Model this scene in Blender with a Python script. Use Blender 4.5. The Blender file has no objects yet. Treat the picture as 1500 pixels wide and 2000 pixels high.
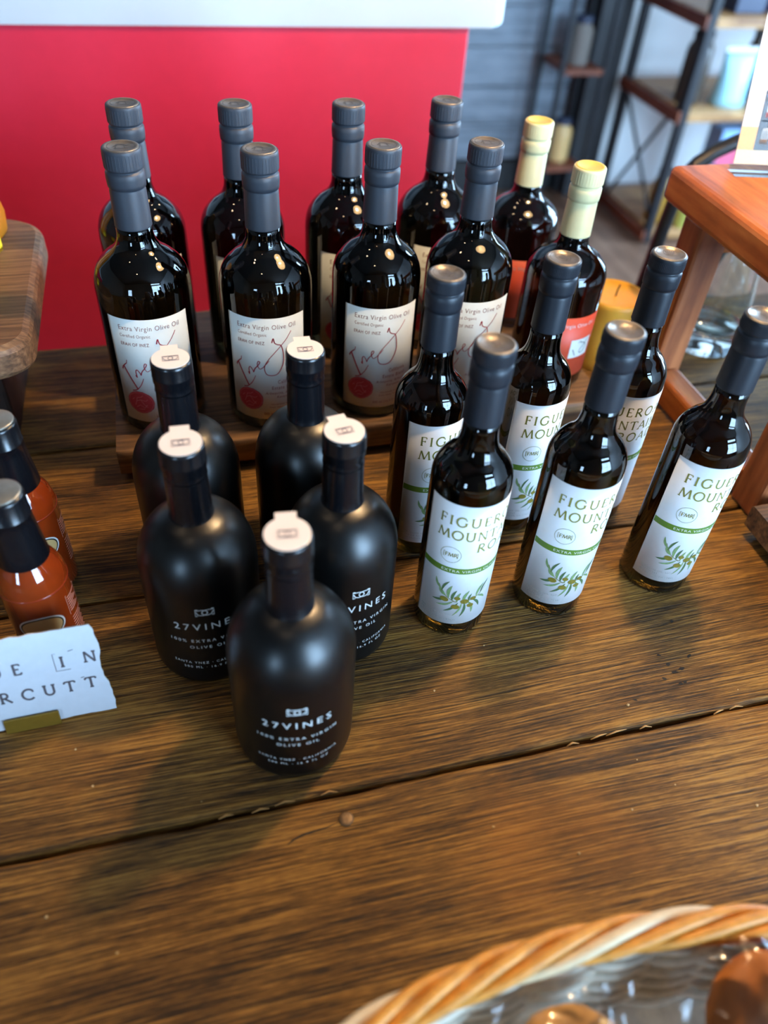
import bpy, bmesh, math, random
from mathutils import Vector, Matrix, noise

# ------------------------------------------------------------------ camera, world, lights, exposure
S = bpy.context.scene
COL = S.collection
PI = math.pi
RAD = math.radians

cam_data = bpy.data.cameras.new('camera')
cam = bpy.data.objects.new('camera', cam_data)
COL.objects.link(cam)
S.camera = cam
cam_data.sensor_fit = 'VERTICAL'
cam_data.sensor_height = 36.0
cam_data.lens = 1518.228 / 2000.0 * 36.0
cam_data.clip_start = 0.02
cam_data.dof.use_dof = True
cam_data.dof.focus_distance = 0.64
cam_data.dof.aperture_fstop = 3.2
cR = Vector((0.9672780, -0.2464985, 0.0600976))
cU = Vector((0.1290478, 0.6819208, 0.7199518))
cF = Vector((0.2184489, 0.6886381, -0.6914171))
cam.matrix_world = Matrix(((cR.x, cU.x, -cF.x, 0.0), (cR.y, cU.y, -cF.y, 0.0), (cR.z, cU.z, -cF.z, 0.51645), (0, 0, 0, 1)))

world = bpy.data.worlds.new('world')
S.world = world
world.use_nodes = True
bg = world.node_tree.nodes['Background']
bg.inputs['Color'].default_value = (0.55, 0.75, 1.0, 1)
bg.inputs['Strength'].default_value = 1.0

S.view_settings.view_transform = 'Standard'
S.view_settings.look = 'None'
S.view_settings.gamma = 1.0
S.view_settings.use_curve_mapping = False
S.view_settings.exposure = 0.0
S.cycles.use_denoising = True
S.cycles.max_bounces = 10
S.cycles.transmission_bounces = 8
S.cycles.transparent_max_bounces = 12
S.cycles.sample_clamp_indirect = 8.0
S.cycles.caustics_refractive = False
S.cycles.caustics_reflective = False

DAY = (0.44, 0.70, 1.0)


def area(name, loc, direction, sx, sy, power, color):
    l = bpy.data.lights.new(name, 'AREA')
    l.shape = 'RECTANGLE'; l.size = sx; l.size_y = sy; l.energy = power; l.color = color
    o = bpy.data.objects.new(name, l)
    COL.objects.link(o)
    o.location = loc
    o.rotation_euler = Vector(direction).to_track_quat('-Z', 'Y').to_euler()
    return o


# daylight through the windows behind the camera, plus an added one on the right (frames built below)
area('window_daylight', (2.15, -2.62, 0.75), (0, 1, 0), 1.95, 1.65, 350, DAY)
area('window_daylight', (-2.00, -2.62, 0.50), (0, 1, 0), 0.65, 0.95, 50, DAY)
area('window_daylight', (2.05, -2.62, 1.95), (0, 1, 0), 1.75, 0.30, 65, DAY)
area('window_daylight', (3.12, 1.70, 0.65), (-1, 0, 0), 1.35, 1.85, 230, DAY)  # added fill window, brightens the shelves, back wall and floor
BULB = 930.0            # radiance of the pendant bulb
SPOT = 60.0             # radiance of the small ceiling lamps
WARM = (1.0, 0.66, 0.34)

# ------------------------------------------------------------------ helpers: materials


def srgb(r, g, b):
    f = lambda c: (c / 255 / 12.92) if c / 255 <= 0.04045 else ((c / 255 + 0.055) / 1.055) ** 2.4
    return (f(r), f(g), f(b), 1)


def new_mat(name):
    m = bpy.data.materials.new(name)
    m.use_nodes = True
    return m, m.node_tree.nodes, m.node_tree.links, m.node_tree.nodes['Principled BSDF']


def plain(name, col, rough=0.5, metal=0.0, coat=0.0, noise_amt=0.0, noise_scale=60.0, bump=0.0, spec=0.5, trans=0.0, ior=1.5, sss=0.0):
    m, N, L, P = new_mat(name)
    P.inputs['Base Color'].default_value = col
    P.inputs['Roughness'].default_value = rough
    P.inputs['Metallic'].default_value = metal
    P.inputs['Coat Weight'].default_value = coat
    P.inputs['Coat Roughness'].default_value = 0.05
    P.inputs['Specular IOR Level'].default_value = spec
    P.inputs['Transmission Weight'].default_value = trans
    P.inputs['IOR'].default_value = ior
    if sss:
        P.inputs['Subsurface Weight'].default_value = sss
        P.inputs['Subsurface Radius'].default_value = (0.02, 0.01, 0.003)
    tc = N.new('ShaderNodeTexCoord')
    nz = N.new('ShaderNodeTexNoise')
    nz.inputs['Scale'].default_value = noise_scale
    nz.inputs['Detail'].default_value = 5
    L.new(tc.outputs['Object'], nz.inputs['Vector'])
    if noise_amt:
        mx = N.new('ShaderNodeMix'); mx.data_type = 'RGBA'; mx.blend_type = 'MULTIPLY'
        rp = N.new('ShaderNodeValToRGB')
        rp.color_ramp.elements[0].position = 0.3; rp.color_ramp.elements[1].position = 0.7
        v = 1 - noise_amt
        rp.color_ramp.elements[0].color = (v, v, v, 1); rp.color_ramp.elements[1].color = (1, 1, 1, 1)
        mx.inputs['Factor'].default_value = 1.0
        mx.inputs[6].default_value = col
        L.new(nz.outputs['Fac'], rp.inputs['Fac']); L.new(rp.outputs['Color'], mx.inputs[7])
        L.new(mx.outputs[2], P.inputs['Base Color'])
    if bump:
        b = N.new('ShaderNodeBump'); b.inputs['Strength'].default_value = bump; b.inputs['Distance'].default_value = 0.001
        L.new(nz.outputs['Fac'], b.inputs['Height']); L.new(b.outputs['Normal'], P.inputs['Normal'])
    return m


def wood(name, dark, mid, light, gx=2.0, gy=300.0, axis='X', rough=0.6, bump=0.7, blotch=0.6, coat=0.0, ramp=(0.25, 0.5, 0.78), worn=None, contrast=1.6, spec=0.5):
    """planed or weathered timber: grain lines stretched along one axis, wide colour bands, wear blotches, ridged relief"""
    m, N, L, P = new_mat(name)
    tc = N.new('ShaderNodeTexCoord')
    oi = N.new('ShaderNodeObjectInfo')
    off = N.new('ShaderNodeVectorMath'); off.operation = 'SCALE'; off.inputs[0].default_value = (3.1, 1.7, 2.3)
    L.new(oi.outputs['Random'], off.inputs['Scale'])
    add = N.new('ShaderNodeVectorMath'); add.operation = 'ADD'
    L.new(tc.outputs['Object'], add.inputs[0]); L.new(off.outputs[0], add.inputs[1])
    # slow wander of the grain
    w = N.new('ShaderNodeTexNoise'); w.inputs['Scale'].default_value = 2.2; w.inputs['Detail'].default_value = 1
    L.new(add.outputs[0], w.inputs['Vector'])
    ws = N.new('ShaderNodeVectorMath'); ws.operation = 'SCALE'; ws.inputs['Scale'].default_value = 0.03
    L.new(w.outputs['Color'], ws.inputs[0])
    ad2 = N.new('ShaderNodeVectorMath'); ad2.operation = 'ADD'
    L.new(add.outputs[0], ad2.inputs[0]); L.new(ws.outputs[0], ad2.inputs[1])

    def stretched(sx, sy, detail):
        mp = N.new('ShaderNodeMapping')
        mp.inputs['Scale'].default_value = (sx, sy, sy * 0.7) if axis == 'X' else (sy, sx, sy * 0.7)
        if axis == 'Z':
            mp.inputs['Scale'].default_value = (sy, sy, sx)
        L.new(ad2.outputs[0], mp.inputs['Vector'])
        t = N.new('ShaderNodeTexNoise'); t.inputs['Scale'].default_value = 1.0; t.inputs['Detail'].default_value = detail
        t.inputs['Roughness'].default_value = 0.6
        L.new(mp.outputs['Vector'], t.inputs['Vector'])
        return t.outputs['Fac']
    ridge = stretched(gx, gy, 2)
    fine = stretched(gx * 8, gy * 2.2, 3)
    band = stretched(gx * 0.4, gy * 0.07, 2)
    bl = N.new('ShaderNodeTexNoise'); bl.inputs['Scale'].default_value = 9.0; bl.inputs['Detail'].default_value = 5
    bl.inputs['Roughness'].default_value = 0.62
    mpb = N.new('ShaderNodeMapping'); mpb.inputs['Scale'].default_value = (0.7, 1.5, 1) if axis == 'X' else (1.3, 1, 1)
    L.new(add.outputs[0], mpb.inputs['Vector']); L.new(mpb.outputs['Vector'], bl.inputs['Vector'])

    def math(op, a, b, clamp=False):
        n = N.new('ShaderNodeMath'); n.operation = op; n.use_clamp = clamp
        for i, q in ((0, a), (1, b)):
            if isinstance(q, (int, float)):
                n.inputs[i].default_value = q
            else:
                L.new(q, n.inputs[i])
        return n.outputs[0]
    mixf = math('ADD', math('MULTIPLY', ridge, 0.55), math('ADD', math('MULTIPLY', fine, 0.27), math('MULTIPLY', band, 0.18)))
    mixf = math('ADD', math('MULTIPLY', math('SUBTRACT', mixf, 0.5), contrast), 0.5)
    mixf = math('ADD', mixf, math('MULTIPLY', math('SUBTRACT', bl.outputs['Fac'], 0.5), blotch), True)
    rp = N.new('ShaderNodeValToRGB')
    e = rp.color_ramp.elements
    e[0].position = ramp[0]; e[0].color = dark
    e[1].position = ramp[2]; e[1].color = light
    k = e.new(ramp[1]); k.color = mid
    L.new(mixf, rp.inputs['Fac'])
    out = rp.outputs['Color']
    if worn:                                          # rubbed patches where the stain has gone
        wn = N.new('ShaderNodeTexNoise'); wn.inputs['Scale'].default_value = 4.5; wn.inputs['Detail'].default_value = 6
        L.new(add.outputs[0], wn.inputs['Vector'])
        wr = N.new('ShaderNodeValToRGB'); wr.color_ramp.elements[0].position = 0.58; wr.color_ramp.elements[1].position = 0.75
        L.new(wn.outputs['Fac'], wr.inputs['Fac'])
        mx = N.new('ShaderNodeMix'); mx.data_type = 'RGBA'
        L.new(math('MULTIPLY', wr.outputs['Color'], math('MULTIPLY', ridge, 1.1)), mx.inputs['Factor'])
        L.new(out, mx.inputs[6]); mx.inputs[7].default_value = worn
        out = mx.outputs[2]
    L.new(out, P.inputs['Base Color'])
    P.inputs['Roughness'].default_value = rough
    P.inputs['Specular IOR Level'].default_value = spec
    P.inputs['Coat Weight'].default_value = coat
    P.inputs['Coat Roughness'].default_value = 0.25
    b = N.new('ShaderNodeBump'); b.inputs['Strength'].default_value = bump; b.inputs['Distance'].default_value = 0.0012
    L.new(math('ADD', ridge, math('MULTIPLY', fine, 0.4)), b.inputs['Height'])
    L.new(b.outputs['Normal'], P.inputs['Normal'])
    return m


def emit(name, col, strength):
    m, N, L, P = new_mat(name)
    P.inputs['Base Color'].default_value = (*col, 1)
    P.inputs['Emission Color'].default_value = (*col, 1)
    P.inputs['Emission Strength'].default_value = strength
    return m


def film(name, tint=(1, 1, 1, 1), gloss=0.25, rough=0.08):
    """clear plastic film: mostly see-through, with glossy glints"""
    m, N, L, P = new_mat(name)
    out = N['Material Output']
    t = N.new('ShaderNodeBsdfTransparent'); t.inputs['Color'].default_value = tint
    g = N.new('ShaderNodeBsdfGlossy'); g.inputs['Roughness'].default_value = rough
    fr = N.new('ShaderNodeLayerWeight'); fr.inputs['Blend'].default_value = gloss
    mx = N.new('ShaderNodeMixShader')
    L.new(fr.outputs['Fresnel'], mx.inputs[0]); L.new(t.outputs[0], mx.inputs[1]); L.new(g.outputs[0], mx.inputs[2])
    L.new(mx.outputs[0], out.inputs['Surface'])
    return m


M = {}
M['table'] = wood('weathered_table_wood', srgb(40, 26, 9), srgb(106, 73, 28), srgb(170, 124, 56), gx=12, gy=720, rough=0.62, bump=1.0, blotch=0.7, worn=srgb(184, 122, 46), contrast=2.4, spec=0.3)
M['riser'] = wood('rough_riser_wood', srgb(38, 26, 17), srgb(92, 66, 42), srgb(140, 104, 66), gx=3, gy=180, rough=0.65, bump=0.6, blotch=0.8)
M['slab'] = wood('oiled_slab_wood', srgb(66, 45, 32), srgb(118, 86, 60), srgb(160, 122, 88), gx=5, gy=260, rough=0.6, bump=0.5, blotch=0.4)
M['dark_wood'] = wood('dark_wood', srgb(22, 13, 9), srgb(40, 24, 16), srgb(60, 38, 24), gx=4, gy=120, rough=0.6, bump=0.3)
M['red_wood'] = wood('reddish_hardwood', srgb(128, 66, 28), srgb(176, 98, 46), srgb(206, 130, 68), gx=3, gy=70, axis='Y', rough=0.42, bump=0.12, blotch=0.4, coat=0.1, spec=0.35)
M['red_wood_z'] = wood('reddish_hardwood_upright', srgb(106, 54, 30), srgb(150, 84, 48), srgb(180, 108, 64), gx=3, gy=70, axis='Z', rough=0.4, bump=0.12, blotch=0.5)
M['shelf_wood'] = wood('shelf_wood', srgb(120, 78, 44), srgb(172, 126, 78), srgb(205, 164, 112), gx=3, gy=60, rough=0.5, bump=0.2)
M['shelf_side'] = wood('shelf_side_wood', srgb(84, 40, 22), srgb(120, 62, 38), srgb(146, 86, 56), gx=3, gy=60, axis='Y', rough=0.5, bump=0.2)
M['floor'] = wood('floor_boards', srgb(86, 62, 48), srgb(116, 86, 68), srgb(142, 110, 88), gx=1, gy=30, axis='Y', rough=0.4, bump=0.15, blotch=0.5)
M['gray_board'] = wood('sky_tinted_gray_board', srgb(92, 100, 108), srgb(122, 132, 142), srgb(148, 158, 168), gx=1.5, gy=60, rough=0.33, bump=0.2, blotch=0.4)  # reflected sky is put into this blue-gray board colour
M['plaster'] = plain('white_plaster', srgb(222, 224, 226), 0.8, noise_amt=0.05, noise_scale=8, bump=0.2)
M['ceiling'] = plain('dark_ceiling_paint', srgb(96, 92, 90), 0.8, noise_amt=0.1, noise_scale=6)
M['warm_wall'] = plain('warm_gray_paint', srgb(120, 112, 104), 0.8, noise_amt=0.08, noise_scale=6)
M['crimson'] = plain('crimson_panel_paint', srgb(236, 42, 70), 0.42, noise_amt=0.05, noise_scale=40, bump=0.02)
M['white_top'] = plain('white_countertop', srgb(212, 218, 222), 0.35, noise_amt=0.03, noise_scale=20)
M['black_steel'] = plain('black_steel', srgb(38, 38, 42), 0.5, metal=0.3, noise_amt=0.2, noise_scale=20)
M['column'] = plain('dark_column_paint', srgb(40, 40, 43), 0.55, noise_amt=0.15, noise_scale=14)
M['black'] = plain('matte_black', srgb(20, 20, 21), 0.5)
M['chair_black'] = plain('black_chair', srgb(24, 24, 26), 0.45, noise_amt=0.1)

M['green_glass'] = plain('dark_green_glass_with_oil', (0.024, 0.016, 0.003, 1), 0.015, trans=1.0, ior=1.5)
M['dark_glass'] = plain('near_black_glass_with_oil', (0.010, 0.007, 0.003, 1), 0.015, trans=1.0, ior=1.5)
M['red_glass'] = plain('dark_red_brown_glass', (0.022, 0.007, 0.005, 1), 0.015, trans=1.0, ior=1.5)
M['satin_black'] = plain('satin_black_coated_glass', srgb(5, 5, 5), 0.34, spec=0.5, noise_scale=700, bump=0.02)
M['seal_black'] = plain('black_shrink_seal', srgb(13, 14, 18), 0.24, spec=0.55)
M['capsule_slate'] = plain('slate_capsule', srgb(54, 58, 66), 0.5, metal=0.1, noise_amt=0.06, noise_scale=90)
M['capsule_blue'] = plain('blue_black_capsule', srgb(35, 40, 48), 0.42, metal=0.15, noise_amt=0.08, noise_scale=120)
M['capsule_cream'] = plain('cream_capsule', srgb(226, 216, 166), 0.45, noise_amt=0.06, noise_scale=90)
M['capsule_cream_top'] = plain('yellow_cream_capsule_top', srgb(226, 194, 96), 0.45)
M['pewter'] = plain('brown_pewter_cap_top', srgb(128, 116, 102), 0.36, metal=0.55, noise_amt=0.25, noise_scale=260, bump=0.3)
M['pewter_mark'] = plain('dark_pewter_relief', srgb(92, 82, 72), 0.4, metal=0.6)
M['pewter_light'] = plain('light_pewter_rim', srgb(186, 160, 112), 0.3, metal=0.8)
M['paper'] = plain('white_label_paper', srgb(232, 234, 236), 0.42, noise_amt=0.03, noise_scale=200)
M['paper_cool'] = plain('cool_tinted_label_paper', srgb(224, 230, 226), 0.45, noise_amt=0.04, noise_scale=120)  # white paper with daylight's cool tint painted in against the warm lamp
M['olive_ink'] = plain('olive_gold_ink', srgb(138, 136, 62), 0.5)
M['pale_ink'] = plain('pale_gray_ink', srgb(176, 178, 176), 0.5)
M['band_green'] = plain('olive_green_band', srgb(98, 132, 44), 0.45)
M['white_ink'] = plain('white_ink', srgb(238, 238, 232), 0.5)
M['print_white'] = plain('printed_white', srgb(222, 224, 222), 0.5)
M['leaf'] = plain('printed_leaf_green', srgb(134, 162, 106), 0.5, noise_amt=0.35, noise_scale=500)
M['leaf_dark'] = plain('printed_leaf_dark', srgb(84, 112, 70), 0.5, noise_amt=0.3, noise_scale=500)
M['olive'] = plain('printed_olive', srgb(136, 122, 40), 0.5, noise_amt=0.4, noise_scale=400)
M['twig'] = plain('printed_twig', srgb(110, 104, 58), 0.5)
M['gray_print'] = plain('printed_soft_shadow_gray', srgb(196, 200, 200), 0.5)
M['rose_ink'] = plain('rose_gray_ink', srgb(164, 124, 122), 0.5)
M['maroon_ink'] = plain('maroon_ink', srgb(134, 58, 62), 0.5)
M['red_ink'] = plain('red_ink', srgb(176, 34, 56), 0.5)
M['seal_red'] = plain('printed_red_seal', srgb(178, 44, 56), 0.5, noise_amt=0.15, noise_scale=300)
M['seal_line'] = plain('printed_seal_line', srgb(206, 120, 122), 0.5)
M['vermilion'] = plain('orange_red_label_paper', srgb(206, 76, 48), 0.5, noise_amt=0.05, noise_scale=150)
M['sticker'] = plain('blush_white_sticker', srgb(244, 226, 212), 0.5)
M['violet_ink'] = plain('dark_violet_ink', srgb(58, 44, 66), 0.5)
M['sauce'] = plain('orange_hot_sauce_in_glass', srgb(140, 50, 15), 0.05, coat=1.0, noise_amt=0.22, noise_scale=45)
M['sauce_film'] = plain('printed_red_brown', srgb(138, 46, 22), 0.2, coat=0.5)
M['sauce_ink'] = plain('pale_pink_ink', srgb(214, 150, 128), 0.5)
M['tan_print'] = plain('printed_tan', srgb(216, 178, 118), 0.35)
M['steel_lid'] = plain('brushed_gray_lid', srgb(150, 146, 136), 0.35, metal=0.7, noise_amt=0.15, noise_scale=200)
M['card'] = plain('torn_white_card', srgb(206, 208, 214), 0.7, noise_amt=0.05, noise_scale=150, bump=0.25)
M['card_edge'] = plain('torn_card_edge', srgb(214, 204, 186), 0.8)
M['type_ink'] = plain('typewriter_ink', srgb(92, 84, 88), 0.6)
M['brass'] = plain('brass_strip', srgb(150, 118, 40), 0.45, metal=0.6, noise_amt=0.15, noise_scale=200)
M['beeswax'] = plain('golden_beeswax', srgb(250, 176, 14), 0.45, noise_amt=0.12, noise_scale=30, sss=0.3)
M['beeswax_pale'] = plain('pale_beeswax', srgb(232, 180, 70), 0.45, noise_amt=0.1, noise_scale=30, sss=0.3)
M['amber_wax'] = plain('amber_beeswax', srgb(198, 118, 14), 0.35, noise_amt=0.15, noise_scale=60, bump=0.2, sss=0.2)
M['yellow_wax'] = plain('bright_yellow_wax', srgb(236, 204, 30), 0.4, sss=0.2)
M['clear_glass'] = plain('clear_greenish_glass', (0.93, 0.98, 0.95, 1), 0.02, trans=1.0, ior=1.45)
M['acrylic'] = film('clear_acrylic', (0.97, 0.97, 0.97, 1), 0.05, 0.02)
M['acrylic_edge'] = plain('acrylic_foot', (0.9, 0.86, 0.8, 1), 0.05, trans=0.9, ior=1.3)
M['cello'] = film('clear_cellophane', (0.97, 0.97, 0.98, 1), 0.32, 0.10)
M['wicker'] = plain('golden_wicker', srgb(226, 150, 52), 0.5, noise_amt=0.3, noise_scale=120, bump=0.3)
M['wicker_pale'] = plain('pale_peeled_wicker', srgb(226, 200, 158), 0.5, noise_amt=0.2, noise_scale=120, bump=0.3)
M['wicker_white'] = plain('whitened_wicker', srgb(232, 222, 202), 0.55, noise_amt=0.3, noise_scale=100, bump=0.3)
M['cookie'] = plain('baked_cookie', srgb(240, 188, 116), 0.75, noise_amt=0.45, noise_scale=90, bump=0.9)
M['cookie_dark'] = plain('darker_baked_cookie', srgb(226, 140, 60), 0.6, noise_amt=0.4, noise_scale=60, bump=0.7)
M['crumb'] = plain('pale_crumb', srgb(196, 166, 116), 0.7)
M['splinter'] = plain('raw_splinter', srgb(196, 142, 78), 0.7)
M['nail'] = plain('dull_nail_head', srgb(126, 100, 70), 0.5, metal=0.5, noise_amt=0.4, noise_scale=500)
M['pit'] = plain('dark_pit', srgb(20, 14, 9), 0.8)
M['lamp_white'] = plain('white_enamel', srgb(240, 236, 226), 0.4)
M['bulb'] = emit('warm_bulb', WARM, BULB)
M['spot_bulb'] = emit('warm_spot_lens', (1.0, 0.72, 0.45), SPOT)
M['frame_white'] = plain('white_window_frame', srgb(226, 228, 230), 0.5)
M['pane'] = film('window_pane_glass', (1, 1, 1, 1), 0.05, 0.02)

# ------------------------------------------------------------------ helpers: meshes and objects


def obj(name, bm, mats, parent=None, smooth=False):
    me = bpy.data.meshes.new(name)
    bm.to_mesh(me); bm.free()
    return objm(name, me, mats, parent, smooth)


def objm(name, me, mats, parent=None, smooth=False):
    for m in (mats if isinstance(mats, (list, tuple)) else [mats]):
        me.materials.append(m)
    if smooth:
        me.shade_smooth()
    o = bpy.data.objects.new(name, me)
    COL.objects.link(o)
    if parent is not None:
        o.parent = parent
    return o


def tag(o, label, cat, group=None):
    o['label'] = label; o['category'] = cat
    if group:
        o['group'] = group
    return o


def thing(name, label, cat, loc=(0, 0, 0), rz=0.0, group=None):
    o = bpy.data.objects.new(name, None)
    o.empty_display_size = 0.02
    COL.objects.link(o)
    o.location = loc; o.rotation_euler = (0, 0, rz)
    return tag(o, label, cat, group)


def struct(name, bm, m, parent=None):
    o = obj(name, bm, m, parent)
    if parent is None:
        o['kind'] = 'structure'
    return o


def dup(root, loc, rz, label, group=None):
    r = root.copy(); COL.objects.link(r)
    r.location = loc; r.rotation_euler = (0, 0, rz); r['label'] = label
    if group:
        r['group'] = group
    for ch in list(root.children):
        c = ch.copy(); COL.objects.link(c); c.parent = r
        for g in list(ch.children):
            k = g.copy(); COL.objects.link(k); k.parent = c
    return r


def box(bm, x0, x1, y0, y1, z0, z1, bevel=0.0, seg=2, mat=0):
    vs = [bm.verts.new((x, y, z)) for z in (z0, z1) for y in (y0, y1) for x in (x0, x1)]
    fs = [bm.faces.new([vs[i] for i in q]) for q in ((0, 2, 3, 1), (4, 5, 7, 6), (0, 1, 5, 4), (1, 3, 7, 5), (3, 2, 6, 7), (2, 0, 4, 6))]
    for f in fs:
        f.material_index = mat
    if bevel:
        es = list({e for f in fs for e in f.edges})
        bmesh.ops.bevel(bm, geom=es, offset=bevel, segments=seg, affect='EDGES', profile=0.5)
    return bm


def mkbox(x0, x1, y0, y1, z0, z1, bevel=0.0, seg=2):
    return box(bmesh.new(), x0, x1, y0, y1, z0, z1, bevel, seg)


def obox(c, ax, ay, az, hx, hy, hz, bevel=0.0):
    """box with its own axes"""
    bm = mkbox(-hx, hx, -hy, hy, -hz, hz, bevel)
    mtx = Matrix((ax, ay, az)).transposed().to_4x4()
    mtx.translation = Vector(c)
    bm.transform(mtx)
    return bm


def lathe(bm, prof, n=48, mat=0, cx=0.0, cy=0.0):
    rings = []
    for r, z in prof:
        if r < 1e-6:
            rings.append([bm.verts.new((cx, cy, z))])
        else:
            rings.append([bm.verts.new((cx + r * math.cos(2 * PI * i / n), cy + r * math.sin(2 * PI * i / n), z)) for i in range(n)])
    for a, b in zip(rings, rings[1:]):
        for i in range(n):
            j = (i + 1) % n
            if len(a) == 1 and len(b) == 1:
                continue
            if len(a) == 1:
                f = bm.faces.new((a[0], b[j], b[i]))
            elif len(b) == 1:
                f = bm.faces.new((a[i], a[j], b[0]))
            else:
                f = bm.faces.new((a[i], a[j], b[j], b[i]))
            f.material_index = mat; f.smooth = True
    return bm


def mklathe(prof, n=48):
    bm = lathe(bmesh.new(), prof, n)
    bmesh.ops.recalc_face_normals(bm, faces=bm.faces)
    return bm


def smoothprof(pts, sub=4):
    """Catmull-Rom through (r, z) points"""
    out = []
    P = [pts[0]] + list(pts) + [pts[-1]]
    for i in range(1, len(P) - 2):
        p0, p1, p2, p3 = P[i - 1], P[i], P[i + 1], P[i + 2]
        for s in range(sub):
            t = s / sub
            out.append(tuple(0.5 * (2 * p1[k] + (p2[k] - p0[k]) * t + (2 * p0[k] - 5 * p1[k] + 4 * p2[k] - p3[k]) * t * t + (3 * p1[k] - p0[k] - 3 * p2[k] + p3[k]) * t ** 3) for k in (0, 1)))
    out.append(tuple(pts[-1]))
    return out


def tube(bm, pts, r, n=8, closed=False, mat=0):
    pts = [Vector(p) for p in pts]
    m = len(pts)
    rings = []
    for i, p in enumerate(pts):
        a = pts[(i - 1) % m] if (closed or i > 0) else p
        b = pts[(i + 1) % m] if (closed or i < m - 1) else p
        t = (b - a).normalized()
        u = t.cross(Vector((0, 0, 1)))
        u = u.normalized() if u.length > 1e-4 else Vector((1, 0, 0))
        v = t.cross(u).normalized()
        rr = r[i] if isinstance(r, (list, tuple)) else r
        rings.append([bm.verts.new(p + rr * (math.cos(2 * PI * k / n) * u + math.sin(2 * PI * k / n) * v)) for k in range(n)])
    for i in range(m if closed else m - 1):
        a, b = rings[i], rings[(i + 1) % m]
        for k in range(n):
            f = bm.faces.new((a[k], a[(k + 1) % n], b[(k + 1) % n], b[k])); f.smooth = True; f.material_index = mat
    if not closed:
        bm.faces.new(rings[0][::-1]).material_index = mat
        bm.faces.new(rings[-1]).material_index = mat
    return bm


# ---- flat print work: a Flat is a list of 2-D vertices and faces that is wrapped on a bottle or laid on a card


class Flat:
    def __init__(self):
        self.v = []; self.f = []; self.m = []

    def add(self, vs, fs, mat=0, dx=0.0, dy=0.0, s=1.0):
        k = len(self.v)
        self.v += [(x * s + dx, y * s + dy) for x, y in vs]
        for f in fs:
            self.f.append([i + k for i in f]); self.m.append(mat)
        return self

    def ribbon(self, pts, w, mat=0, closed=False):
        n = len(pts); vs = []
        for i, (x, y) in enumerate(pts):
            a = pts[(i - 1) % n] if (closed or i > 0) else pts[i]
            b = pts[(i + 1) % n] if (closed or i < n - 1) else pts[i]
            tx, ty = b[0] - a[0], b[1] - a[1]
            l = math.hypot(tx, ty) or 1.0
            ww = (w[i] if isinstance(w, (list, tuple)) else w) / 2
            vs += [(x - ty / l * ww, y + tx / l * ww), (x + ty / l * ww, y - tx / l * ww)]
        fs = []
        for i in range(n if closed else n - 1):
            j = (i + 1) % n
            fs.append((2 * i + 1, 2 * j + 1, 2 * j, 2 * i))
        return self.add(vs, fs, mat)

    def disc(self, cx, cy, rx, ry, n=28, rot=0.0, mat=0, jit=0.0, rnd=None):
        K = max(1, min(6, int(max(rx, ry) / .0025)))
        js = [1 + (rnd.uniform(-jit, jit) if rnd else 0) for i in range(n)]
        vs = []; fs = []
        for k in range(K, 0, -1):
            for i in range(n):
                a = 2 * PI * i / n
                x, y = rx * js[i] * k / K * math.cos(a), ry * js[i] * k / K * math.sin(a)
                vs.append((cx + x * math.cos(rot) - y * math.sin(rot), cy + x * math.sin(rot) + y * math.cos(rot)))
        vs.append((cx, cy))
        for k in range(K - 1):
            for i in range(n):
                fs.append((k * n + i, k * n + (i + 1) % n, (k + 1) * n + (i + 1) % n, (k + 1) * n + i))
        fs += [((K - 1) * n + i, (K - 1) * n + (i + 1) % n, K * n) for i in range(n)]
        return self.add(vs, fs, mat)

    def rect(self, x0, x1, y0, y1, nx=1, mat=0):
        vs = []; fs = []
        for i in range(nx + 1):
            x = x0 + (x1 - x0) * i / nx
            vs += [(x, y0), (x, y1)]
        for i in range(nx):
            fs.append((2 * i, 2 * i + 2, 2 * i + 3, 2 * i + 1))
        return self.add(vs, fs, mat)

    def _mesh(self, fn, flip=False):
        me = bpy.data.meshes.new('print')
        me.from_pydata([fn(x, y) for x, y in self.v], [], self.f)
        for p, m in zip(me.polygons, self.m):
            p.material_index = m
        me.update()
        return me

    def wrap(self, R):
        """x = arc length from the -Y side towards +X, y = height"""
        return self._mesh(lambda x, y: (R * math.sin(x / R), -R * math.cos(x / R), y))

    def plane(self, o, ux, uy):
        o, ux, uy = Vector(o), Vector(ux), Vector(uy)
        return self._mesh(lambda x, y: tuple(o + ux * x + uy * y))


def arc(cx, cy, rx, ry, a0, a1, n=18):
    return [(cx + rx * math.cos(RAD(a0 + (a1 - a0) * i / n)), cy + ry * math.sin(RAD(a0 + (a1 - a0) * i / n))) for i in range(n + 1)]


def words(flat, s, x, y, size, space=1.0, align='CENTER', mat=0, shear=0.0):
    """the words in Blender's built-in face, as flat faces"""
    cu = bpy.data.curves.new('words', 'FONT')
    cu.body = s; cu.size = size; cu.space_character = space; cu.align_x = align; cu.resolution_u = 3; cu.shear = shear
    o = bpy.data.objects.new('words', cu)
    COL.objects.link(o)
    dg = bpy.context.evaluated_depsgraph_get()
    me = bpy.data.meshes.new_from_object(o.evaluated_get(dg))
    flat.add([(v.co.x, v.co.y) for v in me.vertices], [tuple(p.vertices) for p in me.polygons], mat, x, y)
    bpy.data.objects.remove(o); bpy.data.curves.remove(cu); bpy.data.meshes.remove(me)
    return flat


def fit(flat, s, x0, x1, y, size, mat=0, shear=0.0):
    """words stretched or squeezed to run exactly from x0 to x1"""
    t = words(Flat(), s, 0, 0, size, 1.12, 'LEFT', mat, shear)
    a = min(v[0] for v in t.v); b = max(v[0] for v in t.v); k = (x1 - x0) / (b - a)
    flat.add([(x0 + (x - a) * k, y + yy) for x, yy in t.v], t.f, mat)
    return flat


# serif capitals drawn as strokes on a unit cap height: (polyline, thick?) ; serifs as short bars
def _v(x, y0=0, y1=1): return [(x, y0), (x, y1)]


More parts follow.
